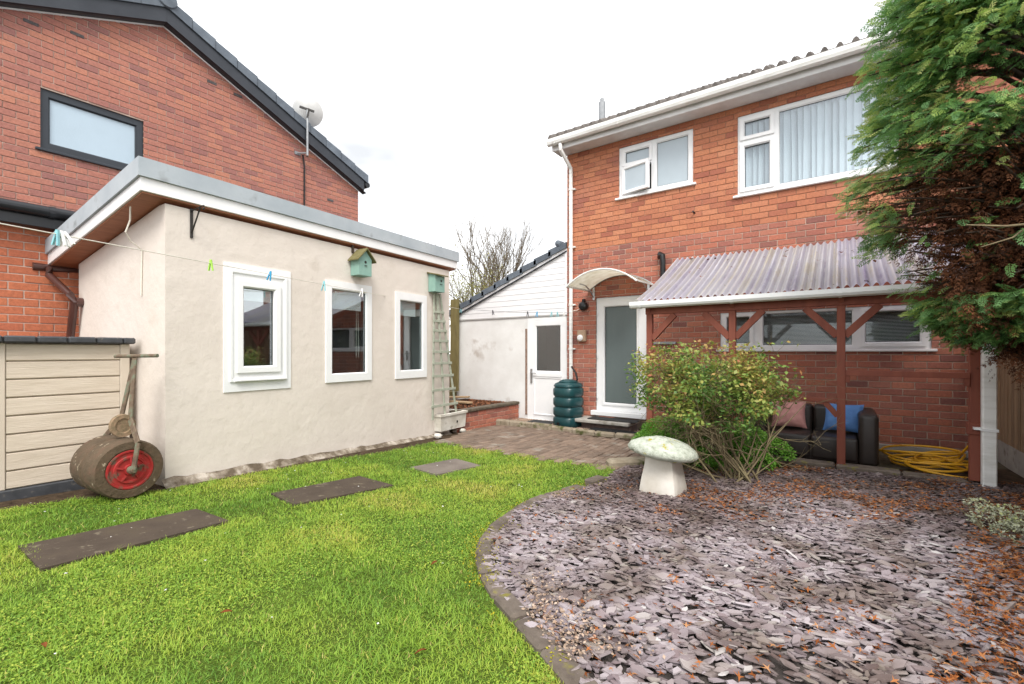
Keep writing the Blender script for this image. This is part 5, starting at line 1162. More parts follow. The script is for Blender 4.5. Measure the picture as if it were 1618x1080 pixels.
# ================================================================== STADDLE STONE
sg = onG(1048, 780); sd_ = thing('staddle_stone', 'white staddle stone with lichen covered mushroom cap on the slate', 'staddle stone', (sg[0], sg[1], gz(sg[0], sg[1])), 0.0)
m = MB(); lv = [(0.0, 0.152), (0.04, 0.160), (0.14, 0.145), (0.26, 0.124), (0.33, 0.118)]; vs_ = []
nn = 40
for (z, r_) in lv:
    for j in range(nn):
        t = 2 * math.pi * j / nn + math.pi / 4; q = 9.0; rr = r_ / (abs(math.cos(t)) ** q + abs(math.sin(t)) ** q) ** (1 / q) * (1 + 0.006 * math.sin(3 * t + z * 20)); vs_.append((rr * math.cos(t), rr * math.sin(t), z))
m.add(vs_, [(l * nn + j, l * nn + (j + 1) % nn, (l + 1) * nn + (j + 1) % nn, (l + 1) * nn + j) for l in range(len(lv) - 1) for j in range(nn)])
o = m.build('pedestal', 'stone_white', sd_); shade_smooth(o, 25); o.rotation_euler = (0, 0, R(-3))
prof_ = [(0.02, -0.045), (0.16, -0.05), (0.25, -0.045), (0.295, -0.025), (0.305, 0.0), (0.285, 0.032), (0.22, 0.068), (0.13, 0.096), (0.05, 0.108), (0.004, 0.11)]
m = MB().lathe(prof_, 44)
m.v = [(x * (1 + 0.03 * math.sin(5 * math.atan2(y, x)) + random.uniform(-.008, .008)), y * (1 + 0.03 * math.sin(4 * math.atan2(y, x) + 1) + random.uniform(-.008, .008)), z + random.uniform(-.003, .003)) for x, y, z in m.v]
o = m.build('cap', 'stone_lichen', sd_); shade_smooth(o, 60); o.location = (0.0, 0, 0.365); o.rotation_euler = (0, R(7), YAW); o.scale = (0.93, 0.93, 1.0)

# ================================================================== CLOTHES LINE AND PEGS
A_ = atD(-30, 347, 2.12); B_ = onY(728, 488, YF - 0.03)
def onl(px):   # point of the line seen at this column
    lo_, hi_ = 0.0, 1.0
    for _ in range(40):
        t = (lo_ + hi_) / 2; p = A_ + (B_ - A_) * t; v = p - CAM; c = CX + FPX * np.dot(v, RGT) / np.dot(v, FWD)
        if c < px: lo_ = t
        else: hi_ = t
    return p
ext_ = A_ - (B_ - A_) / np.linalg.norm(B_ - A_) * 1.0
tag(MB().tube([ext_, A_, (A_ + B_) / 2 - np.array([0, 0, 0.012]), B_], 0.0032, 6).build('clothes_line', 'line_white'), 'white clothes line strung from the lean-to corner across the garden', 'clothes line')
C_ = onY(732, 488, YF - 0.05); D_ = onY(903, 494, YF - 0.12)
tag(MB().tube([C_, C_ * 0.5 + D_ * 0.5 - np.array([0, 0, 0.03]), D_], 0.003, 6).build('clothes_line', 'peg_dark'), 'dark short clothes line along the lean-to front', 'clothes line')
def peg(p, mat, label, sway=0.0, yaw=0.6, open_=0.12, flip=1, sc=1.0):
    t = thing('clothes_peg', label, 'clothes peg', p, yaw, 'pegs on the clothes line')
    for sgn in (-1, 1):
        o = MB().prism([(sgn * 0.001, -0.006, 0.022), (sgn * 0.008, -0.006, 0.022), (sgn * 0.010, -0.006, -0.02), (sgn * 0.012, -0.006, -0.062), (sgn * 0.004, -0.006, -0.062), (sgn * 0.002, -0.006, -0.02)], (0, 0.012, 0)).build('prong', mat, t); o.rotation_euler = (0, sgn * -open_, 0)
    MB().tube([(-0.009, 0, -0.012), (0.009, 0, -0.012)], 0.006, 8).build('spring', 'chrome', t)
    t.rotation_euler = (0, sway, yaw); t.scale = (sc, sc, sc); return t
for (px, mt, lab, sw_) in ((90, 'peg_aqua', 'pale aqua peg at the left end of the clothes line', 0.15), (97, 'peg_white', 'white peg between two others at the left end of the clothes line', -0.1), (105, 'peg_white', 'tilted white peg at the left end of the clothes line', -0.5),
                           (333, 'peg_lime', 'lime green peg hanging against the cream wall', 0.0), (427, 'peg_blue', 'bright blue peg hanging before the first window', 0.25), (512, 'peg_aqua', 'aqua peg beside the middle window', 0.1),
                           (572, 'peg_white', 'white peg hanging before the middle window', 0.2), (638, 'peg_white', 'slanted white peg before the smallest window', -0.9), (729, 'peg_aqua', 'aqua peg at the lean-to roof corner', 0.0)):
    peg(onl(px), mt, lab, sw_, sc=1.0 if px < 500 else 1.25)
for (px, mt, lab) in ((785, 'peg_dark', 'dark peg alone on the line before the white cladding'), (841, 'peg_dark', 'dark peg above the left edge of the lean-to door'), (855, 'peg_blue', 'blue peg above the lean-to door'), (876, 'peg_aqua', 'pale aqua peg above the right half of the lean-to door'), (884, 'peg_aqua', 'pale aqua peg nearest the drainpipe but one'), (893, 'peg_white', 'white peg nearest the drainpipe')):
    t = (px - 732) / (903 - 732); p = C_ + (D_ - C_) * t - np.array([0, 0, 0.06 * t * (1 - t) * 2]); peg(p, mt, lab, random.uniform(-.2, .2), 0.2, sc=1.2)
#@@PLANTS
# ================================================================== GRASS
def tri_sample(poly, n, dens=None):
    P = np.array([(p[0], p[1]) for p in poly]); lo_, hi_ = P.min(0), P.max(0)
    x = rng.uniform(lo_[0], hi_[0], n); y = rng.uniform(lo_[1], hi_[1], n); k = in_poly(x, y, poly)
    return x[k], y[k]
def seen(x, y, pad=0.12):
    d = depth(x, y); u = (CS * x + SN * y) / np.maximum(d, 0.05)
    return (d > 0.9) & (np.abs(u) < 1.1236 + pad) & ((EYE - zG(d)) / np.maximum(d, 0.05) < 0.729 + pad)
gx, gy = tri_sample(lawnW, 5200000); k = seen(gx, gy); gx, gy = gx[k], gy[k]
d = depth(gx, gy)
# blades per square metre fall off with distance
P_ = np.array([(p[0], p[1]) for p in lawnW]); area = np.prod(P_.max(0) - P_.min(0)); base = 5200000 / area
want = np.clip(34000 / d ** 1.15, 3600, 19000)
k = rng.random(len(gx)) < want / base; gx, gy, d = gx[k], gy[k], d[k]
for q in slabW: 
    c = np.mean([(p[0], p[1]) for p in q], axis=0); jx, jy = gx + (vnoise(gx, gy, 14, 61) - .5) * 0.10, gy + (vnoise(gx, gy, 14, 62) - .5) * 0.10; qq = [((p[0] - c[0]) * 0.96 + c[0], (p[1] - c[1]) * 0.95 + c[1]) for p in q]
    k = ~in_poly(jx, jy, qq); gx, gy, d = gx[k], gy[k], d[k]
n = len(gx); print('blades', n)
big = vnoise(gx, gy, 1.1, 3) * 0.55 + vnoise(gx, gy, 3.0, 4) * 0.45; fine = vnoise(gx, gy, 9, 5)
hgt = (0.012 + 0.018 * rng.random(n) ** 1.5) * (0.55 + 0.9 * fine) * (0.8 + 0.1 * d); wid = (0.0022 + 0.0016 * rng.random(n)) * np.clip(0.75 + 0.16 * d, 0.9, 2.2)
cvg = np.clip(0.02 + 0.95 * (big - 0.25) + 0.34 * rng.random(n) + 0.10 * (fine - .5), 0, 1); dry = (rng.random(n) < 0.035) | ((big > 0.72) & (rng.random(n) < 0.25)); cvg[dry] = rng.uniform(0.75, 1.0, dry.sum())
az = rng.uniform(0, 2 * np.pi, n); lean_ = rng.uniform(0.2, 1.7, n)
ca_, sa_ = np.cos(az), np.sin(az); z0 = gz(gx, gy) + 0.002
def bl(t, w): return np.stack([gx + ca_ * hgt * lean_ * t ** 1.7 - sa_ * w, gy + sa_ * hgt * lean_ * t ** 1.7 + ca_ * w, z0 + hgt * t * (1 - 0.25 * lean_ * t)], 1)
V = np.stack([bl(0, -wid / 2), bl(0, wid / 2), bl(.5, wid * .42), bl(.5, -wid * .42), bl(1.0, wid * 0.06), bl(1.0, -wid * 0.06)], 1).reshape(-1, 3)
Fq = (np.array([(0, 1, 2, 3), (3, 2, 4, 5)])[None] + (np.arange(n) * 6)[:, None, None]).reshape(-1, 4)
o = link_mesh('grass', V, Fq, 'grass', None, False, np.repeat(cvg, 6), 'stuff'); o['label'] = 'short bright green mossy lawn grass'; o['category'] = 'grass'
# clover and small weeds in the lawn
gx, gy = tri_sample(lawnW, 260000); k = seen(gx, gy); gx, gy = gx[k], gy[k]; d = depth(gx, gy)
k = (vnoise(gx, gy, 1.6, 9) > 0.40) & (rng.random(len(gx)) < np.clip(1.6 / d, 0, 0.9)); gx, gy = gx[k], gy[k]
for q in slabW: k = ~in_poly(gx, gy, q); gx, gy = gx[k], gy[k]
n = len(gx); print('clover', n)
o = scatter('clover', LEAF_V, LEAF_F, np.stack([gx, gy, gz(gx, gy) + rng.uniform(0.008, 0.024, n)], 1), rots(rng.uniform(0, 6.3, n), rng.uniform(-.5, .5, n), rng.uniform(-.5, .5, n)), rng.uniform(0.006, 0.014, (n, 1)), rng.random(n) * 0.6 + 0.15, 'grass')
o['label'] = 'dark clover leaves scattered through the lawn'; o['category'] = 'clover'
gx, gy = tri_sample(lawnW, 150); k = seen(gx, gy); gx, gy = gx[k], gy[k]; n = len(gx)
o = scatter('daisies', [(math.cos(a) * (1 if i % 2 else .6), math.sin(a) * (1 if i % 2 else .6), 0.0) for i, a in enumerate(np.linspace(0, 2 * np.pi, 8, endpoint=False))], [tuple(range(8))], np.stack([gx, gy, gz(gx, gy) + 0.04], 1), rots(rng.uniform(0, 6, n), rng.uniform(-.3, .3, n), rng.uniform(-.3, .3, n)), rng.uniform(0.004, 0.009, (n, 1)), rng.random(n), 'daisy')
o['label'] = 'tiny white daisies and petals dotted over the lawn'; o['category'] = 'daisies'
for (px, py, lab) in ((357, 978, 'curled brown leaf on the lawn at the front left'), (70, 1032, 'dark brown leaf on the lawn near the left corner'), (686, 898, 'small dark clod on the lawn beside the edging'), (665, 1043, 'orange brown leaf on the lawn near the front')):
    p = onG(px, py); m = MB(); nl = 7
    vs_ = []
    for i in range(nl):
        t = i / (nl - 1); wv = 0.016 * math.sin(math.pi * (0.06 + 0.9 * t)); 
        vs_ += [(-0.04 + 0.08 * t, -wv, 0.012 + 0.012 * math.sin(3 * t)), (-0.04 + 0.08 * t, 0, 0.004 + 0.012 * math.sin(3 * t)), (-0.04 + 0.08 * t, wv, 0.014 + 0.012 * math.sin(3 * t))]
    m.add(vs_, [(3 * i + a, 3 * i + 3 + a, 3 * i + 4 + a, 3 * i + 1 + a) for i in range(nl - 1) for a in (0, 1)])
    o = m.build('fallen_leaf', 'litter', None, smooth=True, cv=False); a_ = o.data.attributes.new('cv', 'FLOAT', 'POINT'); a_.data.foreach_set('value', [random.uniform(0.05, 0.35)] * len(o.data.vertices))
    o.scale = (0.55, 0.5, 0.5); o.location = (p[0], p[1], gz(p[0], p[1]) + 0.025); o.rotation_euler = (random.uniform(-.3, .3), random.uniform(-.3, .3), random.uniform(0, 6)); tag(o, lab, 'leaf')

# ================================================================== SLATE CHIPS
def chip_template(seed):
    r = np.random.default_rng(seed); n = 7; a = np.sort(r.uniform(0, 2 * np.pi, n) * 0.25 + np.linspace(0, 2 * np.pi, n, endpoint=False))
    rad = r.uniform(0.72, 1.1, n); x, y = rad * np.cos(a), rad * np.sin(a) * r.uniform(0.36, 0.62)
    v = [(x[i], y[i], 0.075 + 0.03 * r.random()) for i in range(n)] + [(x[i] * 1.06, y[i] * 1.06, -0.09) for i in range(n)]
    f = [tuple(range(n))] + [(n + i, n + (i + 1) % n, (i + 1) % n, i) for i in range(n)]
    return v, f
TEM = [chip_template(i) for i in range(9)]
sx, sy = tri_sample(slateW, 150000); k = seen(sx, sy, 0.05); sx, sy = sx[k], sy[k]; d = depth(sx, sy)
P_ = np.array([(p[0], p[1]) for p in slateW]); base = 150000 / np.prod(P_.max(0) - P_.min(0))
k = rng.random(len(sx)) < np.clip(3300 / base, 0, 1) * (1.0); sx, sy, d = sx[k], sy[k], d[k]
bare = vnoise(sx, sy, 1.3, 21); thin = np.clip((bare - 0.62) * 3, 0, 0.75); right = (CS * sx + SN * sy) / d
thin = np.clip(thin + np.clip((right - 0.75) * 1.2, 0, 0.35), 0, 0.85)
k = rng.random(len(sx)) > thin; sx, sy, d = sx[k], sy[k], d[k]; right_k = right[k]; n = len(sx); print('chips', n)
size = rng.gamma(2.0, 0.0062, n) + 0.012; size = np.clip(size, 0.010, 0.052)
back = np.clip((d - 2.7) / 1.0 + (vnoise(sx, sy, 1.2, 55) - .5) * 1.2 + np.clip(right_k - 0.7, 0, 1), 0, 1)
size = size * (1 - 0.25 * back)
yawc = rng.normal(YAW + 2.85, 0.55, n); lay = rng.random(n) ** 0.7
pos = np.stack([sx, sy, gz(sx, sy) + 0.006 + 0.034 * lay], 1); RT = rots(yawc, rng.normal(0, .20, n), rng.normal(0.12, .24, n)); cvs = rng.random(n) * 0.999
score = size / d; order = np.argsort(-score * (0.5 + 0.5 * lay)); ind, rest = order[:300], order[300:]
cm = []
for (v, f) in TEM:
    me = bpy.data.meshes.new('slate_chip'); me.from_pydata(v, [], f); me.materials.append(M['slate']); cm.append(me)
for i in ind:
    o = bpy.data.objects.new('slate_chip', cm[i % 9]); scene.collection.objects.link(o); o.parent = bed
    mt = Matrix(RT[i].tolist()).to_4x4(); o.matrix_local = Matrix.Translation(pos[i].tolist()) @ mt @ Matrix.Scale(float(size[i]), 4)
vv, ff, cc = [], [], []
tm_i = rest % 9; allv = []; me_v = []; me_f = []; me_c = []; me_d = []; off = 0
for t_ in range(9):
    ii = rest[tm_i == t_]; tv = np.array(TEM[t_][0]); 
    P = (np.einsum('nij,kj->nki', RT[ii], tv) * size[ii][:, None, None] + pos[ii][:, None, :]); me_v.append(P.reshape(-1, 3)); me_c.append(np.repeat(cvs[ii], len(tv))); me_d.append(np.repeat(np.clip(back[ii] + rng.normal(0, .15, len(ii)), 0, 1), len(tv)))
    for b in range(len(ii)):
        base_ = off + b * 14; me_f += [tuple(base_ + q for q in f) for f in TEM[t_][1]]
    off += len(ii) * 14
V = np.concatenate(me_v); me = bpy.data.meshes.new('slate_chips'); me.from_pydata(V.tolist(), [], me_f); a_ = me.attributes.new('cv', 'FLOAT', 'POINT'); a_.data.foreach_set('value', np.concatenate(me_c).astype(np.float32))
a_ = me.attributes.new('dirt_shade', 'FLOAT', 'POINT'); a_.data.foreach_set('value', np.concatenate(me_d).astype(np.float32))
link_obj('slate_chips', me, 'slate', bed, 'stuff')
# brown conifer litter, thickest under the tree
lx, ly = tri_sample(slateW, 130000); k = seen(lx, ly, 0.05); lx, ly = lx[k], ly[k]; d = depth(lx, ly); u = (CS * lx + SN * ly) / d
dens = np.clip(0.04 + 0.35 * np.clip((u - 0.55), 0, 1) + 0.0, 0, 1) * np.clip((vnoise(lx, ly, 3.4, 31) - 0.45) * 3.6, 0, 1)
dens += np.clip((u - 0.93 - 0.06 * (d - 2)) * 7, 0, 0.65) * (d < 3.3) * np.clip(vnoise(lx, ly, 3, 37) * 1.6, 0.25, 1)
dens += 0.30 * ((d > 3.0) & (u > 0.3)) * np.clip((vnoise(lx, ly, 4, 33) - 0.5) * 3, 0, 1)
k = rng.random(len(lx)) < dens; lx, ly = lx[k], ly[k]; n = len(lx); print('litter', n)
LT = [(0, 0, 0), (0.45, 0.12, 0.10), (1, 0.0, 0.0), (0.45, -0.12, 0.10), (0.4, 0.1, 0.05), (0.75, 0.5, 0.0), (0.5, 0.05, 0.08), (0.4, -0.1, 0.05), (0.7, -0.55, 0.05), (0.52, -0.05, 0.08)]
LTF = [(0, 1, 2), (0, 2, 3), (4, 5, 6), (7, 9, 8)]
o = scatter('leaf_litter', LT, LTF, np.stack([lx, ly, gz(lx, ly) + rng.uniform(0.03, 0.055, n)], 1), rots(rng.uniform(0, 6.3, n), rng.uniform(-.5, .4, n), rng.uniform(-.6, .6, n)), rng.uniform(0.015, 0.04, (n, 1)), rng.random(n), 'litter')
o['label'] = 'rusty brown conifer litter lying over the slate'; o['category'] = 'leaf litter'
# moss cushions along the edging and weeds
mi = rng.integers(0, len(edge_pts), 5200); side = rng.normal(0.0, 0.055, 5200)
mx_ = edge_pts[mi, 0] + side; my_ = edge_pts[mi, 1] + rng.normal(0, 0.055, 5200); k = vnoise(mx_, my_, 5, 41) > 0.60; mx_, my_ = mx_[k], my_[k]; n = len(mx_)
o = scatter('moss', LEAF_V, LEAF_F, np.stack([mx_, my_, gz(mx_, my_) + rng.uniform(0.012, 0.045, n)], 1), rots(rng.uniform(0, 6.3, n), rng.uniform(-1, .2, n), rng.uniform(-.6, .6, n)), rng.uniform(0.006, 0.014, (n, 1)), rng.random(n), 'moss')
o['label'] = 'yellow green moss along the edging bricks'; o['category'] = 'moss'
ti = rng.integers(0, len(edge_pts), 5000); tx_ = edge_pts[ti, 0] + 0.16 * np.abs(rng.normal(0, 1, 5000)) * RGT[0] + rng.normal(0, .05, 5000); ty_ = edge_pts[ti, 1] + 0.16 * np.abs(rng.normal(0, 1, 5000)) * RGT[1] + rng.normal(0, .05, 5000); k = (vnoise(tx_, ty_, 2.2, 71) > 0.70) & in_poly(tx_, ty_, slateW); tx_, ty_ = tx_[k], ty_[k]; n = len(tx_)
o = scatter('husks', LEAF_V, LEAF_F, np.stack([tx_, ty_, gz(tx_, ty_) + rng.uniform(0.03, 0.055, n)], 1), rots(rng.uniform(0, 6.3, n), rng.uniform(-.6, .3, n), rng.uniform(-.6, .6, n)), rng.uniform(0.008, 0.02, (n, 1)), rng.random(n), 'gravel')
o['label'] = 'pale husks and grit along the inner side of the edging'; o['category'] = 'litter'
# mossy corner stones where patio and slate meet
p = onG(1003, 742); tag(MB().bar(p + np.array([-0.28, -0.05, 0.02]), p + np.array([0.10, 0.30, 0.03]), 0.16, 0.12, b=0.03).build('kerb_stone', 'kerb'), 'moss covered kerb stone behind the staddle stone', 'stone')

# ================================================================== LEAF / TWIG BUILDERS
def sprout(mb, p, dirn, length, rad, levels, kids, spread, tips, seg=4, up=0.15, wob=0.12):
    pts = [np.array(p, float)]; dv = np.array(dirn, float); dv /= np.linalg.norm(dv)
    for i in range(seg):
        dv = dv + rng.normal(0, wob, 3) + np.array([0, 0, up * 0.3]); dv /= np.linalg.norm(dv); pts.append(pts[-1] + dv * length / seg)
    mb.tube(pts, [rad * (1 - 0.55 * i / seg) for i in range(seg + 1)], 5 if levels > 1 else 4, cap=False)
    if levels <= 0 or rad < 0.0007: tips.append((pts[-1], dv)); tips.append((pts[-2], dv)); return
    for c in range(kids):
        t = rng.uniform(0.3, 1.0) if c else 1.0; i = min(seg - 1, int(t * seg)); q = pts[i] + (pts[i + 1] - pts[i]) * (t * seg - i)
        nd = dv + rng.normal(0, spread, 3) + np.array([0, 0, up]); sprout(mb, q, nd, length * rng.uniform(0.55, 0.8), rad * 0.58, levels - 1, kids, spread, tips, max(2, seg - 1), up, wob)
# rose bush
rb0 = onG(1168, 762); rose = thing('rose_bush', 'straggly rose bush with yellow green and bronze leaves before the pergola', 'bush', (rb0[0], rb0[1], gz(rb0[0], rb0[1])))
mb = MB(); tips = []
for i in range(22):
    a = rng.uniform(0, 2 * np.pi); tgt = RGT * rng.uniform(-0.80, 0.34) + FWD * rng.uniform(-0.15, 0.30) + UP * rng.uniform(0.48, 1.10)
    st_ = RGT * rng.normal(0, .09) + FWD * rng.normal(0, .07)
    mid = st_ + (tgt - st_) * 0.5 + RGT * 0.10 * np.sign(np.dot(tgt, RGT)) + rng.normal(0, .05, 3); dv = tgt - mid
    pp = [st_, st_ + (mid - st_) * 0.5 + rng.normal(0, .025, 3), mid, mid + dv * 0.5 + rng.normal(0, .03, 3)]
    mb.tube(pp, [0.011, 0.009, 0.007, 0.0055], 6, cap=False)
    for c in range(5): sprout(mb, pp[3] if c < 3 else pp[2], dv + rng.normal(0, .35, 3), rng.uniform(0.22, 0.42), 0.005, 2, 3, 0.55, tips, 3, 0.05, 0.2)
for i in range(10):
    tgt = RGT * rng.uniform(-0.35, 0.65) + FWD * rng.uniform(-0.3, 0.1) + UP * rng.uniform(0.2, 0.75); mb.tube([RGT * rng.normal(0, .05), tgt * 0.5 + rng.normal(0, .04, 3), tgt], [0.009, 0.007, 0.003], 5, cap=False)
mb.build('stems', 'twig', rose, smooth=True, kind='stuff')
T = np.array([t[0] for t in tips]); rep = 13; n = len(T) * rep
pos = np.repeat(T, rep, 0) + rng.normal(0, 0.042, (n, 3)); hgt_ = pos[:, 2]; k = (hgt_ > 0.4) & (rng.random(n) < np.clip((hgt_ - 0.2) * 1.5, 0.25, 1)) & (np.sin(pos[:, 0] * 13) + np.sin(pos[:, 2] * 15 + pos[:, 1] * 11) > -0.9) & (hgt_ > 0.46 - 0.25 * np.dot(pos, RGT) * (np.dot(pos, RGT) < 0)) & (np.dot(pos, RGT) > -0.95) & (np.dot(pos, RGT) < 0.46 + 0.1 * np.sin(pos[:, 2] * 9)) & (hgt_ < 1.30); pos = pos[k]; n = len(pos); print('rose leaves', n)
cvl = np.clip(0.34 + 0.45 * (pos[:, 2] - 0.8) + 0.16 * np.sin(pos[:, 0] * 9 + pos[:, 2] * 7) + rng.normal(0, .20, n), 0, 1)
scatter('leaves', LEAF_V, LEAF_F, pos, rots(rng.uniform(0, 6.3, n), rng.normal(0.2, .5, n), rng.normal(0, .5, n)), rng.uniform(0.026, 0.052, (n, 1)), cvl, 'rose_leaf', rose)
# low green shrub round its foot
def shrub(name, label, centres, n, mat, lo_, hi_, sz, stemmat='twig', base=None, cat='shrub', bright=0.0):
    t = thing(name, label, cat, base); C = np.array([c[:3] for c in centres]); Rr = np.array([c[3] for c in centres]); i = rng.choice(len(C), n, p=Rr ** 2 / np.sum(Rr ** 2))
    v = rng.normal(0, 1, (n, 3)); v /= np.linalg.norm(v, axis=1)[:, None]; v[:, 2] = np.abs(v[:, 2]) * 0.95 - 0.1; rad = Rr[i] * rng.uniform(0.55, 1.0, n) ** 0.5
    pos = C[i] + v * rad[:, None]; pos[:, 2] = np.maximum(pos[:, 2], 0.01)
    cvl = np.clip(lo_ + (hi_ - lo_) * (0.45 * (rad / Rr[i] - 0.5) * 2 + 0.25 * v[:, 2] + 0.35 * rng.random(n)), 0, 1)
    yaw_ = np.arctan2(v[:, 1], v[:, 0]) + rng.normal(0, .8, n)
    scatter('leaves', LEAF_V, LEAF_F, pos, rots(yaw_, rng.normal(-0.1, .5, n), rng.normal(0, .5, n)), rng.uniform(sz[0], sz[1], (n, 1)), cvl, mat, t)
    m = MB()
    for c in centres:
        for _ in range(5):
            e = np.array(c[:3]) + rng.normal(0, c[3] * 0.5, 3); m.tube([np.array([c[0] * .8, c[1] * .8, 0]), (np.array([c[0], c[1], 0]) + e) / 2, e], [0.006, 0.004, 0.002], 4, cap=False)
    m.build('stems', stemmat, t, kind='stuff'); return t
def cen(px, py, d, r, b): p = atD(px, py, d) - np.array(b); return (p[0], p[1], p[2], r)
b0 = onG(1110, 748); b0[2] = gz(b0[0], b0[1])
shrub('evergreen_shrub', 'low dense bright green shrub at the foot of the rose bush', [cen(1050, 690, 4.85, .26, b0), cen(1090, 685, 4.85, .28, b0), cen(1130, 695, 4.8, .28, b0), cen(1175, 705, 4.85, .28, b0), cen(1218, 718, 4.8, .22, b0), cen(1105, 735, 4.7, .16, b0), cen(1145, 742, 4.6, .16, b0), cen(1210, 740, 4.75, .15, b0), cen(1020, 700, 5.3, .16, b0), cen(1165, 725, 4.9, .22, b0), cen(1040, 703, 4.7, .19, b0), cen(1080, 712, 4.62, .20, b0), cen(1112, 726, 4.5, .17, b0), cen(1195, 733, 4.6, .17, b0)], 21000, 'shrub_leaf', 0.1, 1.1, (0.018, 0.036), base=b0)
# variegated shrub at the right edge
b1_ = onG(1600, 905); b1_[2] = gz(b1_[0], b1_[1])
shrub('variegated_shrub', 'small cream variegated shrub at the right edge of the slate', [cen(1610, 850, 2.75, .13, b1_), cen(1570, 825, 2.9, .12, b1_), cen(1620, 880, 2.65, .10, b1_), cen(1650, 845, 2.75, .16, b1_), cen(1545, 800, 3.0, .07, b1_), cen(1595, 815, 2.9, .09, b1_)], 2600, 'varieg_leaf', 0.15, 0.95, (0.010, 0.024), base=b1_)

# ================================================================== CONIFER
TX, TY = 1.22, 4.78; tz = float(gz(TX, TY))
con = thing('conifer_tree', 'large conifer with green sprays and dead brown inner foliage at the right', 'tree', (TX, TY, tz))
m = MB().tube([(0, 0, -0.05), (0.02, 0.01, 0.8), (-0.02, 0.03, 1.8), (0.03, 0, 3.0), (0.0, 0.02, 4.4), (0, 0, 5.6)], [0.13, 0.11, 0.10, 0.085, 0.06, 0.02], 12); o = m.build('trunk', 'bark', con, smooth=True)
def spray_template(seed, n=7):
    r = np.random.default_rng(seed); V_, F_ = [], []
    def leafq(a, b, w):
        a, b = np.array(a), np.array(b); dv = b - a; nn_ = np.array([-dv[1], dv[0], 0]); nn_ = nn_ / (np.linalg.norm(nn_) + 1e-9) * w; mid = a + dv * 0.45
        i = len(V_); V_.extend([a, mid + nn_, b, mid - nn_]); F_.append((i, i + 1, i + 2, i + 3))
    z = lambda x: -0.28 * x * x
    for i in range(n):
        x0 = 0.04 + 0.9 * i / n; leafq((x0 - 0.04, 0, z(x0 - .04)), (x0 + 0.17, 0, z(x0 + .17)), 0.024)
        for sgn in (-1, 1):
            L = (0.44 * (1 - 0.72 * i / n)) * r.uniform(0.8, 1.15); a = r.uniform(0.75, 1.0); ex, ey = x0 + L * math.cos(a), sgn * L * math.sin(a)
            leafq((x0, 0, z(x0)), (ex, ey, z(ex) - 0.25 * abs(ey)), 0.027)
            for t in (0.35, 0.65):
                bx__, by__ = x0 + (ex - x0) * t, ey * t; l2 = L * 0.42; a2 = a - 0.75; leafq((bx__, by__, z(bx__) - .25 * abs(by__)), (bx__ + l2 * math.cos(a2), by__ + sgn * l2 * math.sin(a2), z(bx__) - .25 * abs(by__) - 0.02), 0.024)
                if t < .5: a3 = a + 0.7; leafq((bx__, by__, z(bx__) - .25 * abs(by__)), (bx__ + l2 * .8 * math.cos(a3), by__ + sgn * l2 * .8 * math.sin(a3), z(bx__) - .25 * abs(by__) - 0.03), 0.022)
    return np.array(V_, float), np.array(F_, int)
SPR = [spray_template(s_, 6) for s_ in range(4)]; SPD = [spray_template(s_ + 20, 3) for s_ in range(4)]
def crown_r(z):   # radius against height above eye level
    return float(np.interp(z, [-0.05, 0.12, 0.35, 0.6, 0.85, 1.2, 2.0, 3.0, 4.2], [0.2, 0.48, 0.74, 0.82, 1.02, 1.18, 1.14, 0.95, 0.3]))
g_pos, g_dir, g_s, g_c, d_pos, d_dir, d_s, d_c = [], [], [], [], [], [], [], []
br = MB(); camdir = math.atan2(-TY, -TX)
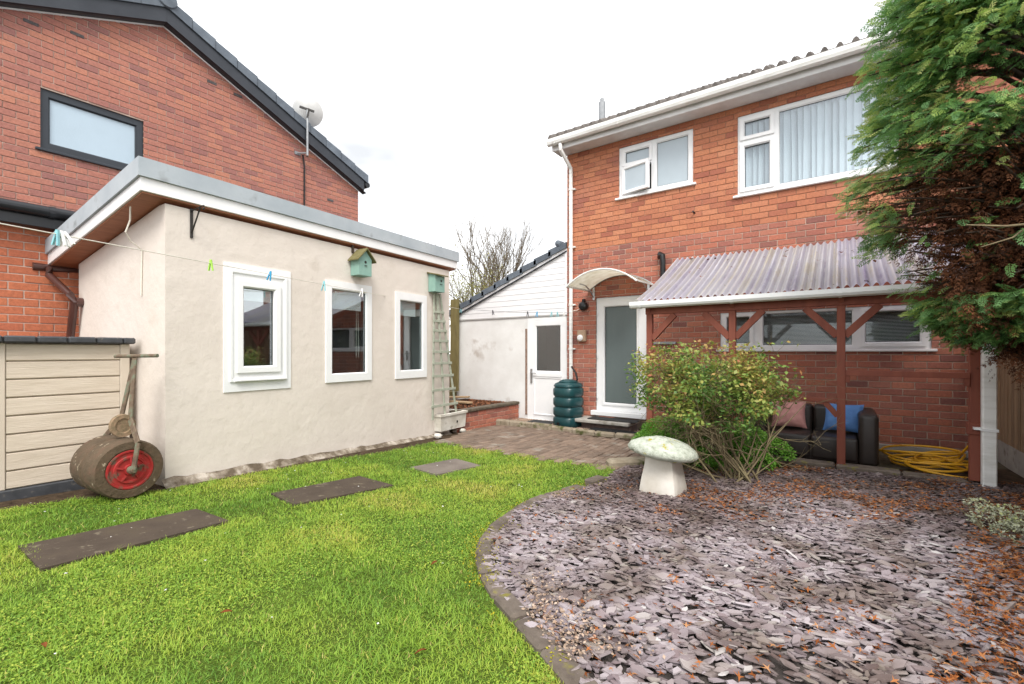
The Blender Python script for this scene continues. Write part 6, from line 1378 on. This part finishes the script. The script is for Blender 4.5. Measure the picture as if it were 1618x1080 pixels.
for bi in range(380):
    zt_ = rng.uniform(0.14, 3.1) if bi > 110 else rng.uniform(0.16, 1.3); azb = camdir + rng.uniform(-1.75, 1.75) if bi % 4 else camdir + rng.uniform(-1.3, -0.2)
    Rb = crown_r(zt_) * rng.uniform(0.74, 1.03); dv = np.array([math.cos(azb), math.sin(azb), 0]); z_tip = EYE - tz + zt_; z_at = z_tip - rng.uniform(-0.1, 0.45)
    tip = dv * Rb + np.array([0, 0, z_tip]); p0 = np.array([0, 0, max(0.9, z_at)]); mid = (p0 + tip) / 2 + np.array([0, 0, 0.12]) + rng.normal(0, .05, 3)
    br.tube([p0, mid, tip], [0.022, 0.014, 0.004], 5, cap=False)
    side = np.array([-dv[1], dv[0], 0])
    rel = math.atan2(math.sin(azb - camdir), math.cos(azb - camdir))   # 0 = towards the camera, negative = left edge
    rng_b = rng.normal(0, .12)
    hollow = (rel > -1.3) and (0.40 < zt_ < 1.35)
    if zt_ > 1.02 and zt_ < 1.3: mid[2] += 0.1
    for k_ in range(16 if hollow else 58):     # green sprays on the outer part of the branch
        t = 1 - (0.30 if 0.15 < zt_ < 1.05 else 0.46) * rng.random() ** 1.3; q = p0 * (1 - t) ** 2 + 2 * mid * t * (1 - t) + tip * t * t; lat = rng.normal(0, 0.10 * (1.25 - t) + 0.04); q = q + side * lat + np.array([0, 0, rng.normal(0, 0.05) - 0.25 * lat * lat])
        hq = q[2] + tz - EYE; perp = q[0] * math.cos(camdir - math.pi / 2) + q[1] * math.sin(camdir - math.pi / 2)
        if hq < 0.07 or (0.40 < hq < 1.28 and perp < 0.84 + 0.10 * math.sin(hq * 11) and rng.random() < 0.93): continue
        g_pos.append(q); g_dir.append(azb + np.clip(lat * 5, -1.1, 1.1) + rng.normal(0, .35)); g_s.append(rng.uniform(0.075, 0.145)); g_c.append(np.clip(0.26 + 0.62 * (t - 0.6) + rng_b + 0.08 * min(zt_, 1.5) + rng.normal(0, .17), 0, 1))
    if zt_ < 1.9:
        for k_ in range(70 if hollow else 22):  # dead inner foliage
            t = rng.uniform(0.10, 0.88 if hollow else 0.7); q = p0 * (1 - t) ** 2 + 2 * mid * t * (1 - t) + tip * t * t + side * rng.normal(0, 0.16) + np.array([0, 0, rng.normal(-0.05, 0.07)])
            d_pos.append(q); d_dir.append(azb + rng.normal(0, 1.1)); d_s.append(rng.uniform(0.06, 0.13)); d_c.append(np.clip(rng.normal(0.42, .25), 0, 1))
# hanging brown ends low down on the right
for k_ in range(420):
    p = atD(rng.uniform(1500, 1640), rng.uniform(415, 520), rng.uniform(2.9, 3.4)) - np.array([TX, TY, tz]); d_pos.append(p); d_dir.append(rng.uniform(0, 6.3)); d_s.append(rng.uniform(0.06, 0.13)); d_c.append(np.clip(rng.normal(0.4, .22), 0, 1))
br.build('branches', 'bark', con, smooth=True, kind='stuff')
for (a, b, c, r_) in (((1640, 350, 3.1), (1570, 305, 3.0), (1495, 250, 3.15), 0.026), ((1640, 352, 2.7), (1590, 357, 2.65), (1527, 355, 2.6), 0.008), ((1640, 345, 2.8), (1600, 375, 2.7), (1550, 390, 2.65), 0.006)):
    o_r = np.array([TX, TY, tz]); MB().tube([atD(*a) - o_r, atD(*b) - o_r, atD(*c) - o_r], [r_, r_ * .8, r_ * .45], 8).build('branch', 'bark' if r_ > .02 else 'twig', con, smooth=True)
def place_sprays(name, pos, dirs, scl, cv, mat, droop, SPR=SPR):
    pos, dirs, scl, cv = np.array(pos), np.array(dirs), np.array(scl), np.array(cv); n = len(pos); V_, F_, C_c = [], [], []; off = 0; RTt = rots(dirs, rng.normal(droop, .35, n), rng.normal(0, .45, n))
    for t in range(4):
        ii = np.arange(n)[np.arange(n) % 4 == t]; tv, tf = SPR[t]; P = np.einsum('nij,kj->nki', RTt[ii], tv) * scl[ii][:, None, None] + pos[ii][:, None, :]
        V_.append(P.reshape(-1, 3)); F_.append((tf[None] + (np.arange(len(ii)) * len(tv))[:, None, None] + off).reshape(-1, 4)); off += len(ii) * len(tv)
        # lighter at the growing tips
        C_c.append(np.clip(cv[ii][:, None] + 0.16 * (tv[:, 0] + np.abs(tv[:, 1]) - 0.5)[None, :], 0, 1).ravel())
    V_ = np.concatenate(V_); F_ = np.concatenate(F_); print(name, n, len(F_)); return link_mesh(name, V_, F_, mat, con, False, np.concatenate(C_c), 'stuff')
# keep only what can be seen or casts shade near the view
def cull(*ar):
    P = np.array(ar[0]) + np.array([TX, TY, tz]); d_ = P[:, 0] * -SN + P[:, 1] * CS; u_ = (P[:, 0] * CS + P[:, 1] * SN) / np.maximum(d_, .1); k = (u_ < 1.45); return [np.array(a)[k] for a in ar]
g_pos, g_dir, g_s, g_c = cull(g_pos, g_dir, g_s, g_c); d_pos, d_dir, d_s, d_c = cull(d_pos, d_dir, d_s, d_c)
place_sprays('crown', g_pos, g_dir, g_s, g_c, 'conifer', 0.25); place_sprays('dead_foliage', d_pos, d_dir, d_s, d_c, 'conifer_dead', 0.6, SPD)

# ================================================================== BARE TREES BEYOND THE OUTBUILDING
def bare_tree(base, label, height, spread, n0, mat, leaves=0, lv=4, lmat='spring_leaf', r0=0.09):
    t = thing('bare_tree', label, 'tree', base, 0, 'trees beyond the outbuilding'); m = MB().tube([(0, 0, -0.2), (0.05, 0, height * 0.15), (0.02, 0.05, height * 0.3)], [r0 * 1.2, r0, r0 * 0.9], 8); m.build('trunk', mat, t, smooth=True)
    m = MB(); tips = []
    for i in range(n0):
        a = 2 * math.pi * i / n0 + rng.uniform(-.4, .4); sprout(m, (0, 0, height * rng.uniform(0.12, 0.3)), (spread * math.cos(a), spread * math.sin(a), 1.0), height * 0.40, r0 * 0.55, lv, 3, 0.42, tips, 4, 0.28, 0.09)
    m.build('crown', mat, t, kind='stuff')
    if leaves:
        T = np.array([x[0] for x in tips]); n = len(T) * leaves; pos = np.repeat(T, leaves, 0) + rng.normal(0, .10, (n, 3)); scatter('leaves', LEAF_V, LEAF_F, pos, rots(rng.uniform(0, 6, n), rng.normal(0, .6, n), rng.normal(0, .6, n)), rng.uniform(0.03, 0.06, (n, 1)), rng.random(n), lmat, t)
b = atD(773, 555, 17.0); b[2] = -0.1; bare_tree(b, 'tall bare many stemmed tree behind the lean-to roof', 5.3, 0.30, 12, 'bark_grey', 0, 4, r0=0.09)
b = atD(748, 555, 13.0); b[2] = -0.1; bare_tree(b, 'thin tree with yellow green buds beside the outbuilding roof', 3.1, 0.34, 11, 'bark_grey', 3, 4, r0=0.05)
b = atD(835, 555, 22.0); b[2] = -0.1; bare_tree(b, 'smaller distant bare tree over the lean-to roof by the house corner', 4.4, 0.40, 7, 'bark_grey', 1, 4, r0=0.07)
# debris on the plastic roof
n = 26; xs = rng.uniform(SX0 + .2, SX1 - .3, n); ts = rng.uniform(0.02, 0.95, n); pos = np.stack([xs, YB + (YT - YB) * ts, ZB2 + (ZT2 - ZB2) * ts + 0.015], 1)
o = scatter('roof_debris', [(-1, -.5, 0), (0.2, -.7, .3), (1, 0, .1), (0.3, .7, .35), (-.8, .5, .1)], [(0, 1, 2, 3, 4)], pos, rots(rng.uniform(0, 6, n), rng.uniform(.2, .6, n), rng.uniform(-.3, .3, n)), rng.uniform(0.010, 0.03, (n, 1)), rng.random(n) * 0.4, 'litter')
o['label'] = 'dark leaf scraps lying on the corrugated pergola roof'; o['category'] = 'leaf litter'
